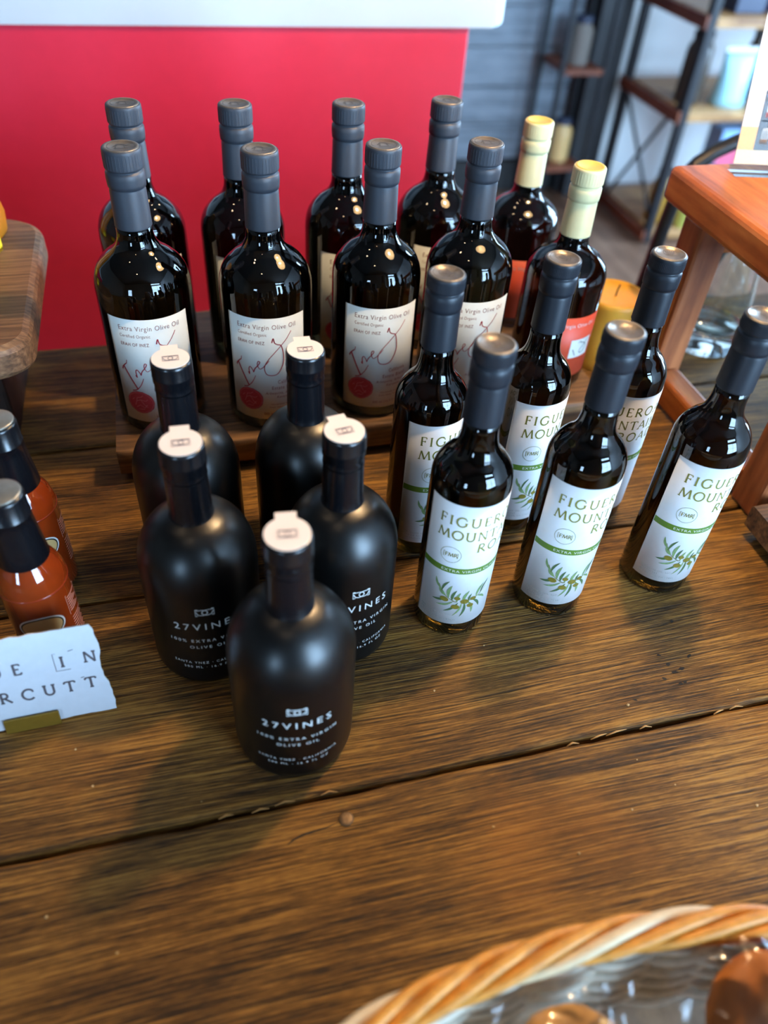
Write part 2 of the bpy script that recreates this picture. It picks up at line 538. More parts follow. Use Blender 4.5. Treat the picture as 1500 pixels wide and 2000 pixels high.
GL = {
    'F': (0.62, [(_v(.16), 1), ([(.16, .97), (.56, .97)], 0), ([(.16, .52), (.46, .52)], 0), ([(.55, .97), (.57, .80)], 0), ([(.46, .62), (.46, .42)], 0)], [(.16, 0)]),
    'I': (0.36, [(_v(.18), 1)], [(.18, 0), (.18, 1)]),
    'G': (0.98, [(arc(.50, .5, .42, .49, 48, 318), 1), ([(.84, .40), (.84, .12)], 1), ([(.82, .84), (.84, .68)], 0)], [(.84, .42)]),
    'U': (0.90, [([(.16, 1), (.16, .36)] + arc(.45, .33, .29, .32, 180, 360) + [(.74, 1)], .8)], [(.16, 1), (.74, 1)]),
    'E': (0.64, [(_v(.16), 1), ([(.16, .97), (.56, .97)], 0), ([(.16, .52), (.48, .52)], 0), ([(.16, .03), (.58, .03)], 0), ([(.56, .97), (.57, .82)], 0), ([(.58, .03), (.60, .20)], 0)], []),
    'R': (0.78, [(_v(.16), 1), ([(.16, .97), (.34, .97)] + arc(.36, .735, .22, .235, 90, -90) + [(.16, .50)], .7), ([(.34, .50), (.78, 0)], 1)], [(.16, 0)]),
    'O': (1.02, [(arc(.51, .5, .42, .49, 0, 360, 28), .8)], []),
    'A': (0.88, [([(.06, 0), (.44, 1)], 0), ([(.44, 1), (.82, 0)], 1), ([(.20, .35), (.68, .35)], 0)], [(.07, 0), (.81, 0)]),
    'M': (1.14, [([(.10, 0), (.24, 1)], 0), ([(.24, 1), (.57, .05)], 1), ([(.57, .05), (.90, 1)], 0), ([(.90, 1), (1.04, 0)], 1)], [(.10, 0), (1.04, 0)]),
    'N': (0.96, [(_v(.16), 0), ([(.16, 1), (.78, 0)], 1), (_v(.78), 0)], [(.16, 0), (.78, 1)]),
    'T': (0.80, [(_v(.40), 1), ([(.04, .97), (.76, .97)], 0), ([(.04, .97), (.04, .80)], 0), ([(.76, .97), (.76, .80)], 0)], [(.40, 0)]),
    'D': (0.96, [(_v(.16), 1), ([(.16, .97), (.40, .97)] + arc(.42, .5, .40, .47, 90, -90) + [(.16, .03)], .8)], []),
    'C': (0.90, [(arc(.50, .5, .42, .49, 45, 315), 1), ([(.80, .86), (.82, .68)], 0)], []),
    ' ': (0.45, [], []),
}


def caps(flat, s, x, y, h, thick=0.10, thin=0.05, track=0.06, mat=0, shear=0.0, serif=0.11, rise=0.0):
    """left-aligned row of serif capitals; returns the end x"""
    for ch in s:
        w, strokes, serifs = GL[ch]
        T = lambda p: (x + (p[0] + shear * p[1]) * h, y + p[1] * h)
        for pts, k in strokes:
            flat.ribbon([T(p) for p in pts], (thin + (thick - thin) * k) * h, mat)
        for sx, sy in serifs:
            sy = min(max(sy, thin / 2), 1 - thin / 2)
            flat.ribbon([T((sx - serif, sy)), T((sx + serif, sy))], thin * h, mat)
        x += (w + track) * h
        y += rise * (w + track) * h
    return x


def caps_width(s, h, track):
    return sum((GL[c][0] + track) * h for c in s) - track * h


def vines_logo(flat, cx, cy, w, lw, mat=0):
    """rectangle holding two interlocking rounded bowls"""
    h = w * 0.52
    flat.ribbon([(cx - w / 2, cy - h / 2), (cx + w / 2, cy - h / 2), (cx + w / 2, cy + h / 2), (cx - w / 2, cy + h / 2)], lw, mat, True)
    for s in (1, -1):
        flat.ribbon([(cx - s * w * .47, cy + h * .40)] + [(cx + s * (-w * .14 + w * .29 * math.cos(a)), cy + h * .42 * math.sin(a)) for a in [RAD(q) for q in range(96, -151, -12)]] + [(cx - s * w * .47, cy + h * .16)], lw * .85, mat)
    return flat


def label_sheet(R, half_deg, z0, z1, n=36, t=0.0002):
    """thin curved paper with real thickness"""
    bm = bmesh.new()
    rows = []
    for i in range(n + 1):
        a = RAD(-half_deg + 2 * half_deg * i / n)
        rows.append([bm.verts.new((r * math.sin(a), -r * math.cos(a), z)) for r, z in ((R, z0), (R + t, z0), (R + t, z1), (R, z1))])
    for a, b in zip(rows, rows[1:]):
        for k in range(4):
            f = bm.faces.new((a[k], b[k], b[(k + 1) % 4], a[(k + 1) % 4])); f.smooth = (k == 1)
    bm.faces.new(rows[0]); bm.faces.new(rows[-1][::-1])
    bmesh.ops.recalc_face_normals(bm, faces=bm.faces)
    return bm


rnd = random.Random(7)

# ------------------------------------------------------------------ the room
FZ = -0.75          # floor below the table top
X0, X1, Y0, Y1, CZ = -3.2, 3.1, -2.6, 3.10, 2.25
struct('floor', mkbox(X0 - .1, X1 + .1, Y0 - .1, Y1 + .1, FZ - .05, FZ), M['floor'])
struct('ceiling', mkbox(X0 - .1, X1 + .1, Y0 - .1, Y1 + .1, CZ, CZ + .05), M['ceiling'])
struct('wall_left', mkbox(X0 - .1, X0, Y0, Y1, FZ, CZ), M['warm_wall'])
wb = mkbox(X0, X1, Y1, Y1 + .1, FZ, CZ)
wall_back = struct('wall_back', wb, M['plaster'])
z = FZ + 0.13
while z < 1.2:                                        # horizontal gray boards on the left part of the back wall
    obj('board', mkbox(-1.2, 1.74, Y1 - 0.018 - rnd.uniform(0, .003), Y1 + .001, z, z + 0.132, .003, 1), M['gray_board'], wall_back)
    z += 0.136
struct('baseboard_back', mkbox(-1.2, 1.74, Y1 - .03, Y1 + .001, FZ, FZ + 0.125, .004, 1), M['black'])


def wall_with_openings(name, axis, pos, a0, a1, holes, m):
    """plain wall pieced together round its window openings (u0, u1, z0, z1)"""
    bm = bmesh.new()
    us = sorted({a0, a1} | {q for h in holes for q in h[:2]}); zs = sorted({FZ, CZ} | {q for h in holes for q in h[2:]})
    for u0, u1 in zip(us, us[1:]):
        for z0, z1 in zip(zs, zs[1:]):
            cu, cz = (u0 + u1) / 2, (z0 + z1) / 2
            if any(h[0] < cu < h[1] and h[2] < cz < h[3] for h in holes):
                continue
            if axis == 'X':
                box(bm, pos[0], pos[1], u0, u1, z0, z1)
            else:
                box(bm, u0, u1, pos[0], pos[1], z0, z1)
    return struct(name, bm, m)


W1, W2, W3, W_FILL = (1.15, 3.05, -.10, 1.60), (-2.35, -1.65, 0.0, 1.0), (1.15, 2.95, 1.78, 2.12), (1.0, 2.4, -.30, 1.60)
wall_with_openings('wall_right', 'X', (X1, X1 + .1), Y0, Y1, [W_FILL], M['plaster'])
wall_with_openings('wall_front', 'Y', (Y0 - .1, Y0), X0, X1, [W1, W2, W3], M['warm_wall'])


def window(n, axis, pos, a0, a1, z0, z1, nv, nh):
    bm = bmesh.new()
    def bar(p0, p1, q0, q1):
        if axis == 'X':
            box(bm, pos - .02, pos + .03, p0, p1, q0, q1, .003, 1)
        else:
            box(bm, p0, p1, pos - .03, pos + .02, q0, q1, .003, 1)
    t = .045
    bar(a0, a0 + t, z0, z1); bar(a1 - t, a1, z0, z1); bar(a0 + t, a1 - t, z0, z0 + t); bar(a0 + t, a1 - t, z1 - t, z1)
    for i in range(1, nv):
        c = a0 + (a1 - a0) * i / nv; bar(c - .014, c + .014, z0 + t, z1 - t)
    for i in range(1, nh):
        c = z0 + (z1 - z0) * i / nh; bar(a0 + t, a1 - t, c - .014, c + .014)
    w = struct('window_%d' % n, bm, M['frame_white'])
    g = bmesh.new()
    if axis == 'X':
        box(g, pos + .005, pos + .009, a0 + t, a1 - t, z0 + t, z1 - t)
    else:
        box(g, a0 + t, a1 - t, pos - .009, pos - .005, z0 + t, z1 - t)
    obj('pane', g, M['pane'], w)
    return w


window(1, 'Y', Y0 + .04, *W1, 2, 2)
window(2, 'Y', Y0 + .04, *W2, 1, 2)
window(3, 'Y', Y0 + .04, *W3, 3, 1)
window(4, 'X', X1 - .04, *W_FILL, 2, 3)  # added window, put in to light the back of the room

# dark steel column beside the shelving
tag(obj('column', mkbox(1.615, 1.745, 2.985, 3.075, FZ, CZ, .006), M['column']), 'dark gray square column standing against the back wall', 'column')

# ------------------------------------------------------------------ counter behind the table
ct = thing('counter', 'crimson front service counter under a thick white top behind the bottles', 'counter', (-0.7, 1.30, FZ))
obj('front_panel', mkbox(-1.3, 1.185, 0, .02, 0.0, .985, .002, 1), M['crimson'], ct)
obj('side_panel', mkbox(1.165, 1.185, .0205, .60, 0.0, .985, .002, 1), M['crimson'], ct)
tb = bmesh.new()
pts = []
r = .022
for cx, cy, a0 in ((1.24 - r, -.012 + r, -90), (1.24 - r, .63 - r, 0), (-1.32 + r, .63 - r, 90), (-1.32 + r, -.012 + r, 180)):
    for i in range(7):
        a = RAD(a0 + 15 * i); pts.append((cx + r * math.cos(a), cy + r * math.sin(a)))
lo = [tb.verts.new((x, y, .986)) for x, y in pts]; hi = [tb.verts.new((x, y, 1.045)) for x, y in pts]
tb.faces.new(lo[::-1]); tb.faces.new(hi)
for i in range(len(pts)):
    j = (i + 1) % len(pts); tb.faces.new((lo[i], lo[j], hi[j], hi[i]))
bmesh.ops.bevel(tb, geom=[e for e in tb.edges if abs(e.verts[0].co.z - e.verts[1].co.z) < 1e-6], offset=.006, segments=3, affect='EDGES')
obj('countertop', tb, M['white_top'], ct)

# ------------------------------------------------------------------ shelving and goods at the back
us = thing('shelving_unit', 'black steel shelving unit with wooden shelves against the back wall', 'shelf', (1.75, 2.52, FZ))
UW, UD = 0.95, 0.44
for x in (0.0, UW - .03):
    for y in (0.0, UD - .03):
        obj('post', mkbox(x, x + .03, y, y + .03, 0, 1.75, .002, 1), M['black_steel'], us)
for zz in (.045, .465, .75, 1.15, 1.6):
    obj('shelf_board', mkbox(.031, UW - .031, .004, UD - .004, zz - .03, zz, .002, 1), M['shelf_wood'], us)
    for x in (-.012, UW - .002):
        obj('side_rail', mkbox(x, x + .0115, .0, UD, zz - .034, zz + .006, .002, 1), M['shelf_side'], us)
for a, b in (((.045), (.465)), ((.465), (.045))):
    bm = tube(bmesh.new(), [(.015 + (.009 if a < b else -.009), .035, a + .03), (.015 + (.009 if a < b else -.009), UD - .035, b - .06)], .007, 6)
    obj('brace', bm, M['black_steel'], us)

u2 = thing('ladder_shelf', 'narrow black ladder shelf left of the dark column', 'shelf', (1.425, 2.84, FZ))
for x in (0.0, .17):
    for y in (0, .19):
        obj('post', mkbox(x, x + .018, y, y + .018, 0, 1.45, .002, 1), M['black_steel'], u2)
for zz in (.18, .52, .86, 1.2):
    obj('shelf_board', mkbox(.0185, .1695, .0, .208, zz - .02, zz, .002, 1), M['shelf_side'], u2)


def goods_jar(name, label, cat, x, y, z, r, h, m, lid_m, group=None, lid_h=.02):
    t = thing(name, label, cat, (x, y, z), 0, group)
    obj('body', mklathe(smoothprof([(0, 0), (r * .9, 0), (r, .01), (r, h * .78), (r * .8, h * .92), (r * .72, h)], 3), 24), m, t)
    obj('lid', mklathe([(0, h), (r * .76, h), (r * .78, h + .003), (r * .78, h + lid_h - .003), (r * .74, h + lid_h), (0, h + lid_h)], 24), lid_m, t)
    return t


def goods_box(name, label, cat, x, y, z, w, d, h, m, m2=None, split=.5, group=None):
    t = thing(name, label, cat, (x, y, z), 0, group)
    obj('body', mkbox(-w / 2, w / 2, -d / 2, d / 2, 0, h, .004), m, t)
    if m2:
        obj('front_print', mkbox(-w / 2 + .004, w / 2 - .004, -d / 2 - .001, -d / 2 - .0001, h * .05, h * split), m2, t)
    return t


def pouch(label, x, y, z, w, d, h, m, m2, group):
    """stand-up pouch: full at the foot, pinched flat at the top"""
    t = thing('pouch', label, 'pouch', (x, y, z), 0, group)
    bm = bmesh.new(); rows = []
    for k in range(9):
        q = k / 8; dd = d * (1 - q) ** .7 * .5 + .003; ww = w / 2 * (1 - .06 * math.sin(q * PI))
        rows.append([bm.verts.new((ww * sx, dd * sy, h * q)) for sx, sy in ((-1, 0), (-.7, -1), (0, -1.15), (.7, -1), (1, 0), (.7, 1), (0, 1.15), (-.7, 1))])
    for a, b in zip(rows, rows[1:]):
        for i in range(8):
            bm.faces.new((a[i], a[(i + 1) % 8], b[(i + 1) % 8], b[i]))
    bm.faces.new(rows[0][::-1]); bm.faces.new(rows[-1])
    obj('bag', bm, m, t, True)
    obj('seal_strip', mkbox(-w / 2, w / 2, -.004, .004, h + .0005, h + .016, .001, 1), m2, t)
    return t


g_blue = plain('pale_blue_wrap', srgb(160, 214, 226), 0.4)
g_white = plain('white_wrap', srgb(226, 230, 230), 0.4)
g_pink = plain('pink_print', srgb(214, 96, 124), 0.5)
g_sky = plain('sky_blue_card', srgb(140, 178, 222), 0.5)
g_brown = plain('dark_brown_jar', srgb(58, 44, 32), 0.35, noise_amt=0.3, noise_scale=30)
g_amber = plain('amber_liquid', srgb(176, 128, 30), 0.2)
g_lime = plain('pale_lime_jar', srgb(190, 196, 98), 0.35)
g_purple = plain('purple_card', srgb(120, 88, 150), 0.5)
g_navy = plain('navy_card', srgb(44, 52, 74), 0.5)
SZ = [FZ + q for q in (.045, .465, .75)]
goods_jar('jar', 'tall dark brown jar on the middle shelf of the steel unit', 'jar', 1.845, 2.66, SZ[1], .045, .20, g_brown, M['black'])
pouch('pale blue pouch on the middle shelf right beside the tall brown jar', 1.985, 2.62, SZ[1], .135, .07, .165, g_blue, g_white, 'pale blue pouches on the middle shelf')
pouch('pale blue pouch on the middle shelf farther right behind the acrylic sign', 2.19, 2.62, SZ[1], .135, .07, .165, g_blue, g_white, 'pale blue pouches on the middle shelf')
goods_jar('jar', 'slim dark brown jar between the two pale blue pouches', 'jar', 2.085, 2.68, SZ[1], .03, .20, g_brown, M['black'])
goods_jar('jar', 'small white jar at the front of the middle shelf', 'jar', 2.095, 2.57, SZ[1], .032, .06, g_white, M['steel_lid'])
goods_box('carton', 'tall sky blue and pink carton on the bottom shelf', 'box', 2.07, 2.62, SZ[0], .17, .09, .345, g_sky, g_pink, .84)
goods_jar('bottle', 'amber bottle on the left end of the bottom shelf', 'bottle', 1.845, 2.63, SZ[0], .045, .17, g_amber, g_brown)
goods_jar('jar', 'small lime yellow jar at the front of the bottom shelf', 'jar', 1.93, 2.565, SZ[0], .036, .085, g_lime, g_white)
goods_box('carton', 'short navy carton on the upper shelf of the steel unit', 'box', 1.93, 2.63, SZ[2], .11, .1, .16, g_navy)
goods_box('carton', 'purple carton on the upper shelf beside the navy one', 'box', 2.07, 2.62, SZ[2], .10, .1, .15, g_purple)
goods_box('carton', 'black carton on the upper shelf right of the purple one', 'box', 2.20, 2.63, SZ[2], .12, .1, .17, M['black'])
goods_jar('jar', 'white jar on the third shelf of the ladder shelf', 'jar', 1.515, 2.93, FZ + .86, .05, .09, g_white, M['steel_lid'])
goods_jar('jar', 'gray-brown jar on the second shelf of the ladder shelf', 'jar', 1.525, 2.93, FZ + .52, .04, .13, M['warm_wall'], g_navy)
goods_jar('jar', 'tan jar with navy lid on the lowest shelf of the ladder shelf', 'jar', 1.525, 2.93, FZ + .18, .04, .13, M['tan_print'], g_navy)

# black chair behind the stool
ch = thing('chair', 'black bentwood chair with a rounded hoop back behind the reddish stool', 'chair', (0.935, 1.20, FZ))
hp = [(-.215, -.17, .44), (-.213, -.185, .60), (-.210, -.195, .78)] + [(.208 * math.cos(RAD(a)), -.2, .85 + .08 * math.sin(RAD(a))) for a in range(180, -1, -12)] + [(.210, -.195, .78), (.213, -.185, .60), (.215, -.17, .44)]
obj('back_hoop', tube(bmesh.new(), hp, .0105, 10), M['chair_black'], ch)
hp = [(-.12, -.17, .46), (-.115, -.19, .66)] + [(.11 * math.cos(RAD(a)), -.195, .70 + .08 * math.sin(RAD(a))) for a in range(180, -1, -15)] + [(.115, -.19, .66), (.12, -.17, .46)]
obj('inner_hoop', tube(bmesh.new(), hp, .009, 8), M['chair_black'], ch)
obj('seat', mklathe([(0, .42), (.21, .42), (.22, .43), (.22, .45), (.21, .46), (0, .455)], 36), M['chair_black'], ch)
for q in (45, 135, 225, 315):
    a = RAD(q)
    obj('leg', tube(bmesh.new(), [(.2 * math.cos(a), .2 * math.sin(a), 0), (.15 * math.cos(a), .15 * math.sin(a), .4195)], .014, 10), M['chair_black'], ch)
obj('leg_ring', tube(bmesh.new(), [(.155 * math.cos(2 * PI * i / 32), .155 * math.sin(2 * PI * i / 32), .22) for i in range(32)], .007, 6, True), M['chair_black'], ch)

# ------------------------------------------------------------------ the table
TX0, TX1 = -1.0, 1.05
tab = thing('table', 'long rustic plank table in dark brown timber carrying all the bottles', 'table', (0, 0, 0))


def plank(x0, x1, y0, y1, z0, z1, seed, jit=.0016, n=90, rb=.0025):
    bm = bmesh.new(); rows = []
    for i in range(n + 1):
        x = x0 + (x1 - x0) * i / n
        a = jit * (noise.noise((x * 9, seed, 0)) + .8 * noise.noise((x * 40, seed, 3)) + .5 * noise.noise((x * 150, seed, 5)))
        b = jit * (noise.noise((x * 9, seed, 7)) + .8 * noise.noise((x * 40, seed, 9)) + .5 * noise.noise((x * 150, seed, 11)))
        prof = ((y0 + .002, z0), (y0 + a, z1 - rb * 2.2), (y0 + a + rb * .35, z1 - rb * .7), (y0 + a + rb * 1.3, z1), (y1 + b - rb * 1.3, z1), (y1 + b - rb * .35, z1 - rb * .7), (y1 + b, z1 - rb * 2.2), (y1 - .002, z0))
        rows.append([bm.verts.new((x, y, zz)) for y, zz in prof])
    m = 8
    for a, b in zip(rows, rows[1:]):
        for k in range(m):
            f = bm.faces.new((a[k], b[k], b[(k + 1) % m], a[(k + 1) % m])); f.smooth = k not in (3, 7)
    bm.faces.new(rows[0]); bm.faces.new(rows[-1][::-1])
    bmesh.ops.recalc_face_normals(bm, faces=bm.faces)
    return bm


edges = [-.170, .040, .2475, .4545, .662, .858]
for k in range(5):
    obj('plank', plank(TX0 + rnd.uniform(-.006, .006), TX1 + rnd.uniform(-.006, .006), edges[k] + .0014, edges[k + 1] - .0014, -.042, 0.0, 3.7 * k + 1), M['table'], tab)
for x in (TX0 + .12, 0.05, TX1 - .12):
    obj('batten', mkbox(x - .05, x + .05, -.14, .83, -.075, -.0425, .003), M['dark_wood'], tab)
obj('backing_board', mkbox(TX0 + .02, TX1 - .02, -.15, .84, -.0765, -.0755), M['dark_wood'], tab)
for y0 in (-.15, .81):
    obj('apron', mkbox(TX0 + .10, TX1 - .10, y0, y0 + .025, -.17, -.077, .003), M['dark_wood'], tab)
for x in (TX0 + .06, TX1 - .14):
    for y in (-.14, .74):
        obj('leg', mkbox(x, x + .08, y, y + .08, FZ, -.0775, .005), M['dark_wood'], tab)
nl = bmesh.new()
lathe(nl, [(0, .0002), (.0050, .0002), (.0052, .0006), (.0046, .0010), (.002, .0011), (0, .0011)], 20, 0, .0635, .2275)
bmesh.ops.recalc_face_normals(nl, faces=nl.faces)
obj('nail_head', nl, M['nail'], tab)
fl = Flat()
fl.ribbon([(.0215, .2185), (.026, .2212), (.033, .2232), (.041, .2240), (.050, .2246), (.058, .2266)], [.0003, .0011, .0014, .0012, .0008, .0003])
for x, y in ((.345, .306), (.348, .296), (.350, .288), (.357, .290), (.338, .284), (.370, .300), (.349, .277), (.353, .2775), (.305, .271), (.374, .336)):
    fl.disc(x, y, rnd.uniform(.0016, .0030), rnd.uniform(.0010, .0017), 10, rnd.uniform(-.5, .5), 0, .25, rnd)
pit = objm('pit_marks', fl.plane((0, 0, .0004), (1, 0, 0), (0, 1, 0)), M['pit'], tab)
pit['kind'] = 'stuff'
bm = bmesh.new()
for x, y in ((.152, .312), (.282, .224), (.350, .173), (-.101, .288), (-.113, .319), (-.127, .208), (.297, .268), (.009, .333), (-.030, .261), (-.086, .178), (.392, .262), (.205, .345), (.30, .20), (.16, .20), (.02, .28), (.40, .21), (.395, .215), (.41, .205), (.405, .22), (.21, .17), (.26, .19)):
    s = rnd.uniform(.0005, .0012)
    ret = bmesh.ops.create_icosphere(bm, subdivisions=1, radius=s)
    for v in ret['verts']:
        v.co = Vector((v.co.x * rnd.uniform(.7, 1.5) + x, v.co.y * rnd.uniform(.6, 1.3) + y, max(0.0, v.co.z * .8 + s * .75)))
crumbs = obj('crumbs', bm, M['crumb'])
crumbs['kind'] = 'stuff'
tag(crumbs, 'scattered pale crumbs and grit lying on the bare table planks', 'crumbs')
bm = bmesh.new()
for x, l in ((.235, .010), (.255, .014), (.268, .018), (.296, .010), (.36, .010), (.375, .012), (.002, .012), (.018, .014), (-.02, .01), (.05, .012)):
    y = .2475 + rnd.uniform(-.002, .0005)
    tube(bm, [(x, y, .0002), (x + l * .5, y + .0012, .0012), (x + l, y + rnd.uniform(-.001, .002), .0004)], [.0003, .0007, .0002], 5)
sp = obj('splinters', bm, M['splinter'], tab)
sp['kind'] = 'stuff'

# ------------------------------------------------------------------ riser under the back bottles
rs = thing('plank_riser', 'low rough plank riser lifting the two back rows of bottles', 'riser', (0, 0, 0))
obj('top_board', plank(-.076, .428, .598, .848, .012, .04, 31.0, .0022, 50, .002), M['riser'], rs)
for x in (-.068, .384):
    obj('cleat', mkbox(x, x + .035, .612, .84, .0003, .0117, .002), M['dark_wood'], rs)
ZR = .0402

# second riser at the right edge
rb = thing('plank_riser', 'dark rough plank riser at the right edge in front of the stool leg', 'riser', (0, 0, 0))
obj('top_board', plank(.497, .93, .20, .424, .012, .036, 47.0, .002, 40, .002), M['riser'], rb)
for x in (.512, .88):
    obj('cleat', mkbox(x, x + .03, .21, .414, .0003, .0117, .002), M['dark_wood'], rb)

# ------------------------------------------------------------------ slab stand on the left with wax candles
sl = thing('slab_stand', 'thick oiled walnut slab stand with rounded corners at the left edge', 'stand', (0, 0, 0))
bm = bmesh.new()
pts = []
for cx, cy, r, a0 in ((-.128 - .035, .62 + .02, .022, -60), (-.128 - .045, .875 - .045, .045, 0)):
    for i in range(9):
        a = RAD(a0 + (90 if a0 == 0 else 60) * i / 8); pts.append((cx + (r if a0 == 0 else .035) * math.cos(a), cy + (r if a0 == 0 else .03) * math.sin(a)))
pts += [(-.55, .875), (-.55, .595), (-.20, .595)]
layers = []
for zz, ins in ((.119, .006), (.1215, .002), (.125, 0), (.143, 0), (.147, .002), (.150, .007)):
    cx, cy = -.34, .735
    ly = []
    for x, y in pts:
        dx, dy = x - cx, y - cy; l = math.hypot(dx, dy)
        ly.append(bm.verts.new((x - dx / l * ins, y - dy / l * ins + .0012 * noise.noise((x * 30, y * 30, zz * 50)), zz)))
    layers.append(ly)
n = len(pts)
bm.faces.new(layers[0][::-1]); bm.faces.new(layers[-1])
for a, b in zip(layers, layers[1:]):
    for i in range(n):
        bm.faces.new((a[i], a[(i + 1) % n], b[(i + 1) % n], b[i]))
bmesh.ops.recalc_face_normals(bm, faces=bm.faces)
obj('slab', bm, M['slab'], sl)
for x in (-.235, -.50):
    obj('leg', mkbox(x, x + .06, .69, .81, .0003, .1187, .004), M['dark_wood'], sl)


def candle(name, label, x, y, z, r, h, m, top, ribs=0, wob=0.0, group=None):
    t = thing(name, label, 'candle', (x, y, z), 0, group)
    bm = bmesh.new(); rows = []; n = 48
    prof = [(0, 0), (r * .97, 0), (r, .003)] + [(r, h * q / 8) for q in range(1, 8)] + [(r, h - .006), (r * .985, h - .002), (r * .93, h), (r * .86, h - .002), (r * .5, h - .004), (0, h - .004)]
    for rr, zz in prof:
        if rr == 0:
            rows.append([bm.verts.new((0, 0, zz))]); continue
        ring = []
        for i in range(n):
            a = 2 * PI * i / n
            k = 1 + (.035 * math.cos(ribs * a) if ribs else 0) + wob * noise.noise((math.cos(a) * 2, math.sin(a) * 2, zz * 30))
            ring.append(bm.verts.new((rr * k * math.cos(a), rr * k * math.sin(a), zz)))
        rows.append(ring)
    for q, (a, b) in enumerate(zip(rows, rows[1:])):
        for i in range(n):
            j = (i + 1) % n
            vs = [a[0], b[j], b[i]] if len(a) == 1 else ([a[i], a[j], b[0]] if len(b) == 1 else [a[i], a[j], b[j], b[i]])
            f = bm.faces.new(vs); f.smooth = True; f.material_index = 1 if q >= len(prof) - 4 else 0
    bmesh.ops.recalc_face_normals(bm, faces=bm.faces)
    obj('wax', bm, [m, top], t)
    obj('wick', tube(bmesh.new(), [(0, 0, h - .005), (.0005, 0, h + .004), (.002, 0, h + .010)], .0009, 6), M['pit'], t)
    return t


candle('pillar_candle', 'tall amber beeswax candle standing on the walnut slab at the left edge', -.2035, .835, .1502, .042, .15, M['amber_wax'], M['amber_wax'], 0, .10)
candle('tea_candle', 'small bright yellow candle on the slab in front of the amber candle', -.177, .797, .1502, .0145, .022, M['yellow_wax'], M['yellow_wax'], 9)
candle('tea_candle', 'small bright yellow candle nearest the front of the slab', -.174, .722, .1502, .0135, .020, M['yellow_wax'], M['yellow_wax'], 9)
candle('pillar_candle', 'squat golden pillar candle on the table behind the right-hand bottles', .4955, .735, .0003, .0365, .088, M['beeswax_pale'], M['beeswax'], 0, .02)

# ------------------------------------------------------------------ green-label bottles (right group)
FR = .02975


def capsule_prof(H, zc, rt, rn, ring, groove, bulge_end, step):
    """screw-cap sleeve, top edge down to the skirt: ring, groove, rolled bulge, step, plain skirt"""
    mid = (groove + bulge_end) / 2
    return [(rn * .9, zc), (rn + .0001, zc), (rn + .0003, zc + .0004), (rn + .0002, zc + .001), (rt * .945, H - step - .0022), (rt * .915, H - step - .0006), (rt * .905, H - step), (rt * .92, H - step + .0005),
            (rt * .985, H - step + .0010), (rt * 1.0, H - bulge_end + .0008), (rt * 1.012, H - mid), (rt * 1.0, H - groove - .0022), (rt * .955, H - groove - .0010), (rt * .90, H - groove - .0004), (rt * .885, H - groove),
            (rt * .89, H - groove + .0004), (rt * .985, H - ring - .0002), (rt, H - ring + .0006), (rt, H - ring + .0012), (rt, H - .0026), (rt * .995, H - .0014), (rt * .975, H - .0005), (rt * .95, H - .0001), (rt * .90, H)]


def knurl(bm, r, z0, z1, n=64):
    """fine vertical ribs round the cap ring"""
    for i in range(n):
        a = 2 * PI * i / n
        c, s = math.cos(a), math.sin(a); w = .00022
        p = [(r * c + w * s, r * s - w * c), ((r + .00016) * c, (r + .00016) * s), (r * c - w * s, r * s + w * c)]
        lo = [bm.verts.new((x, y, z0)) for x, y in p]; hi = [bm.verts.new((x, y, z1)) for x, y in p]
        for k in (0, 1):
            bm.faces.new((lo[k], lo[k + 1], hi[k + 1], hi[k]))
    return bm


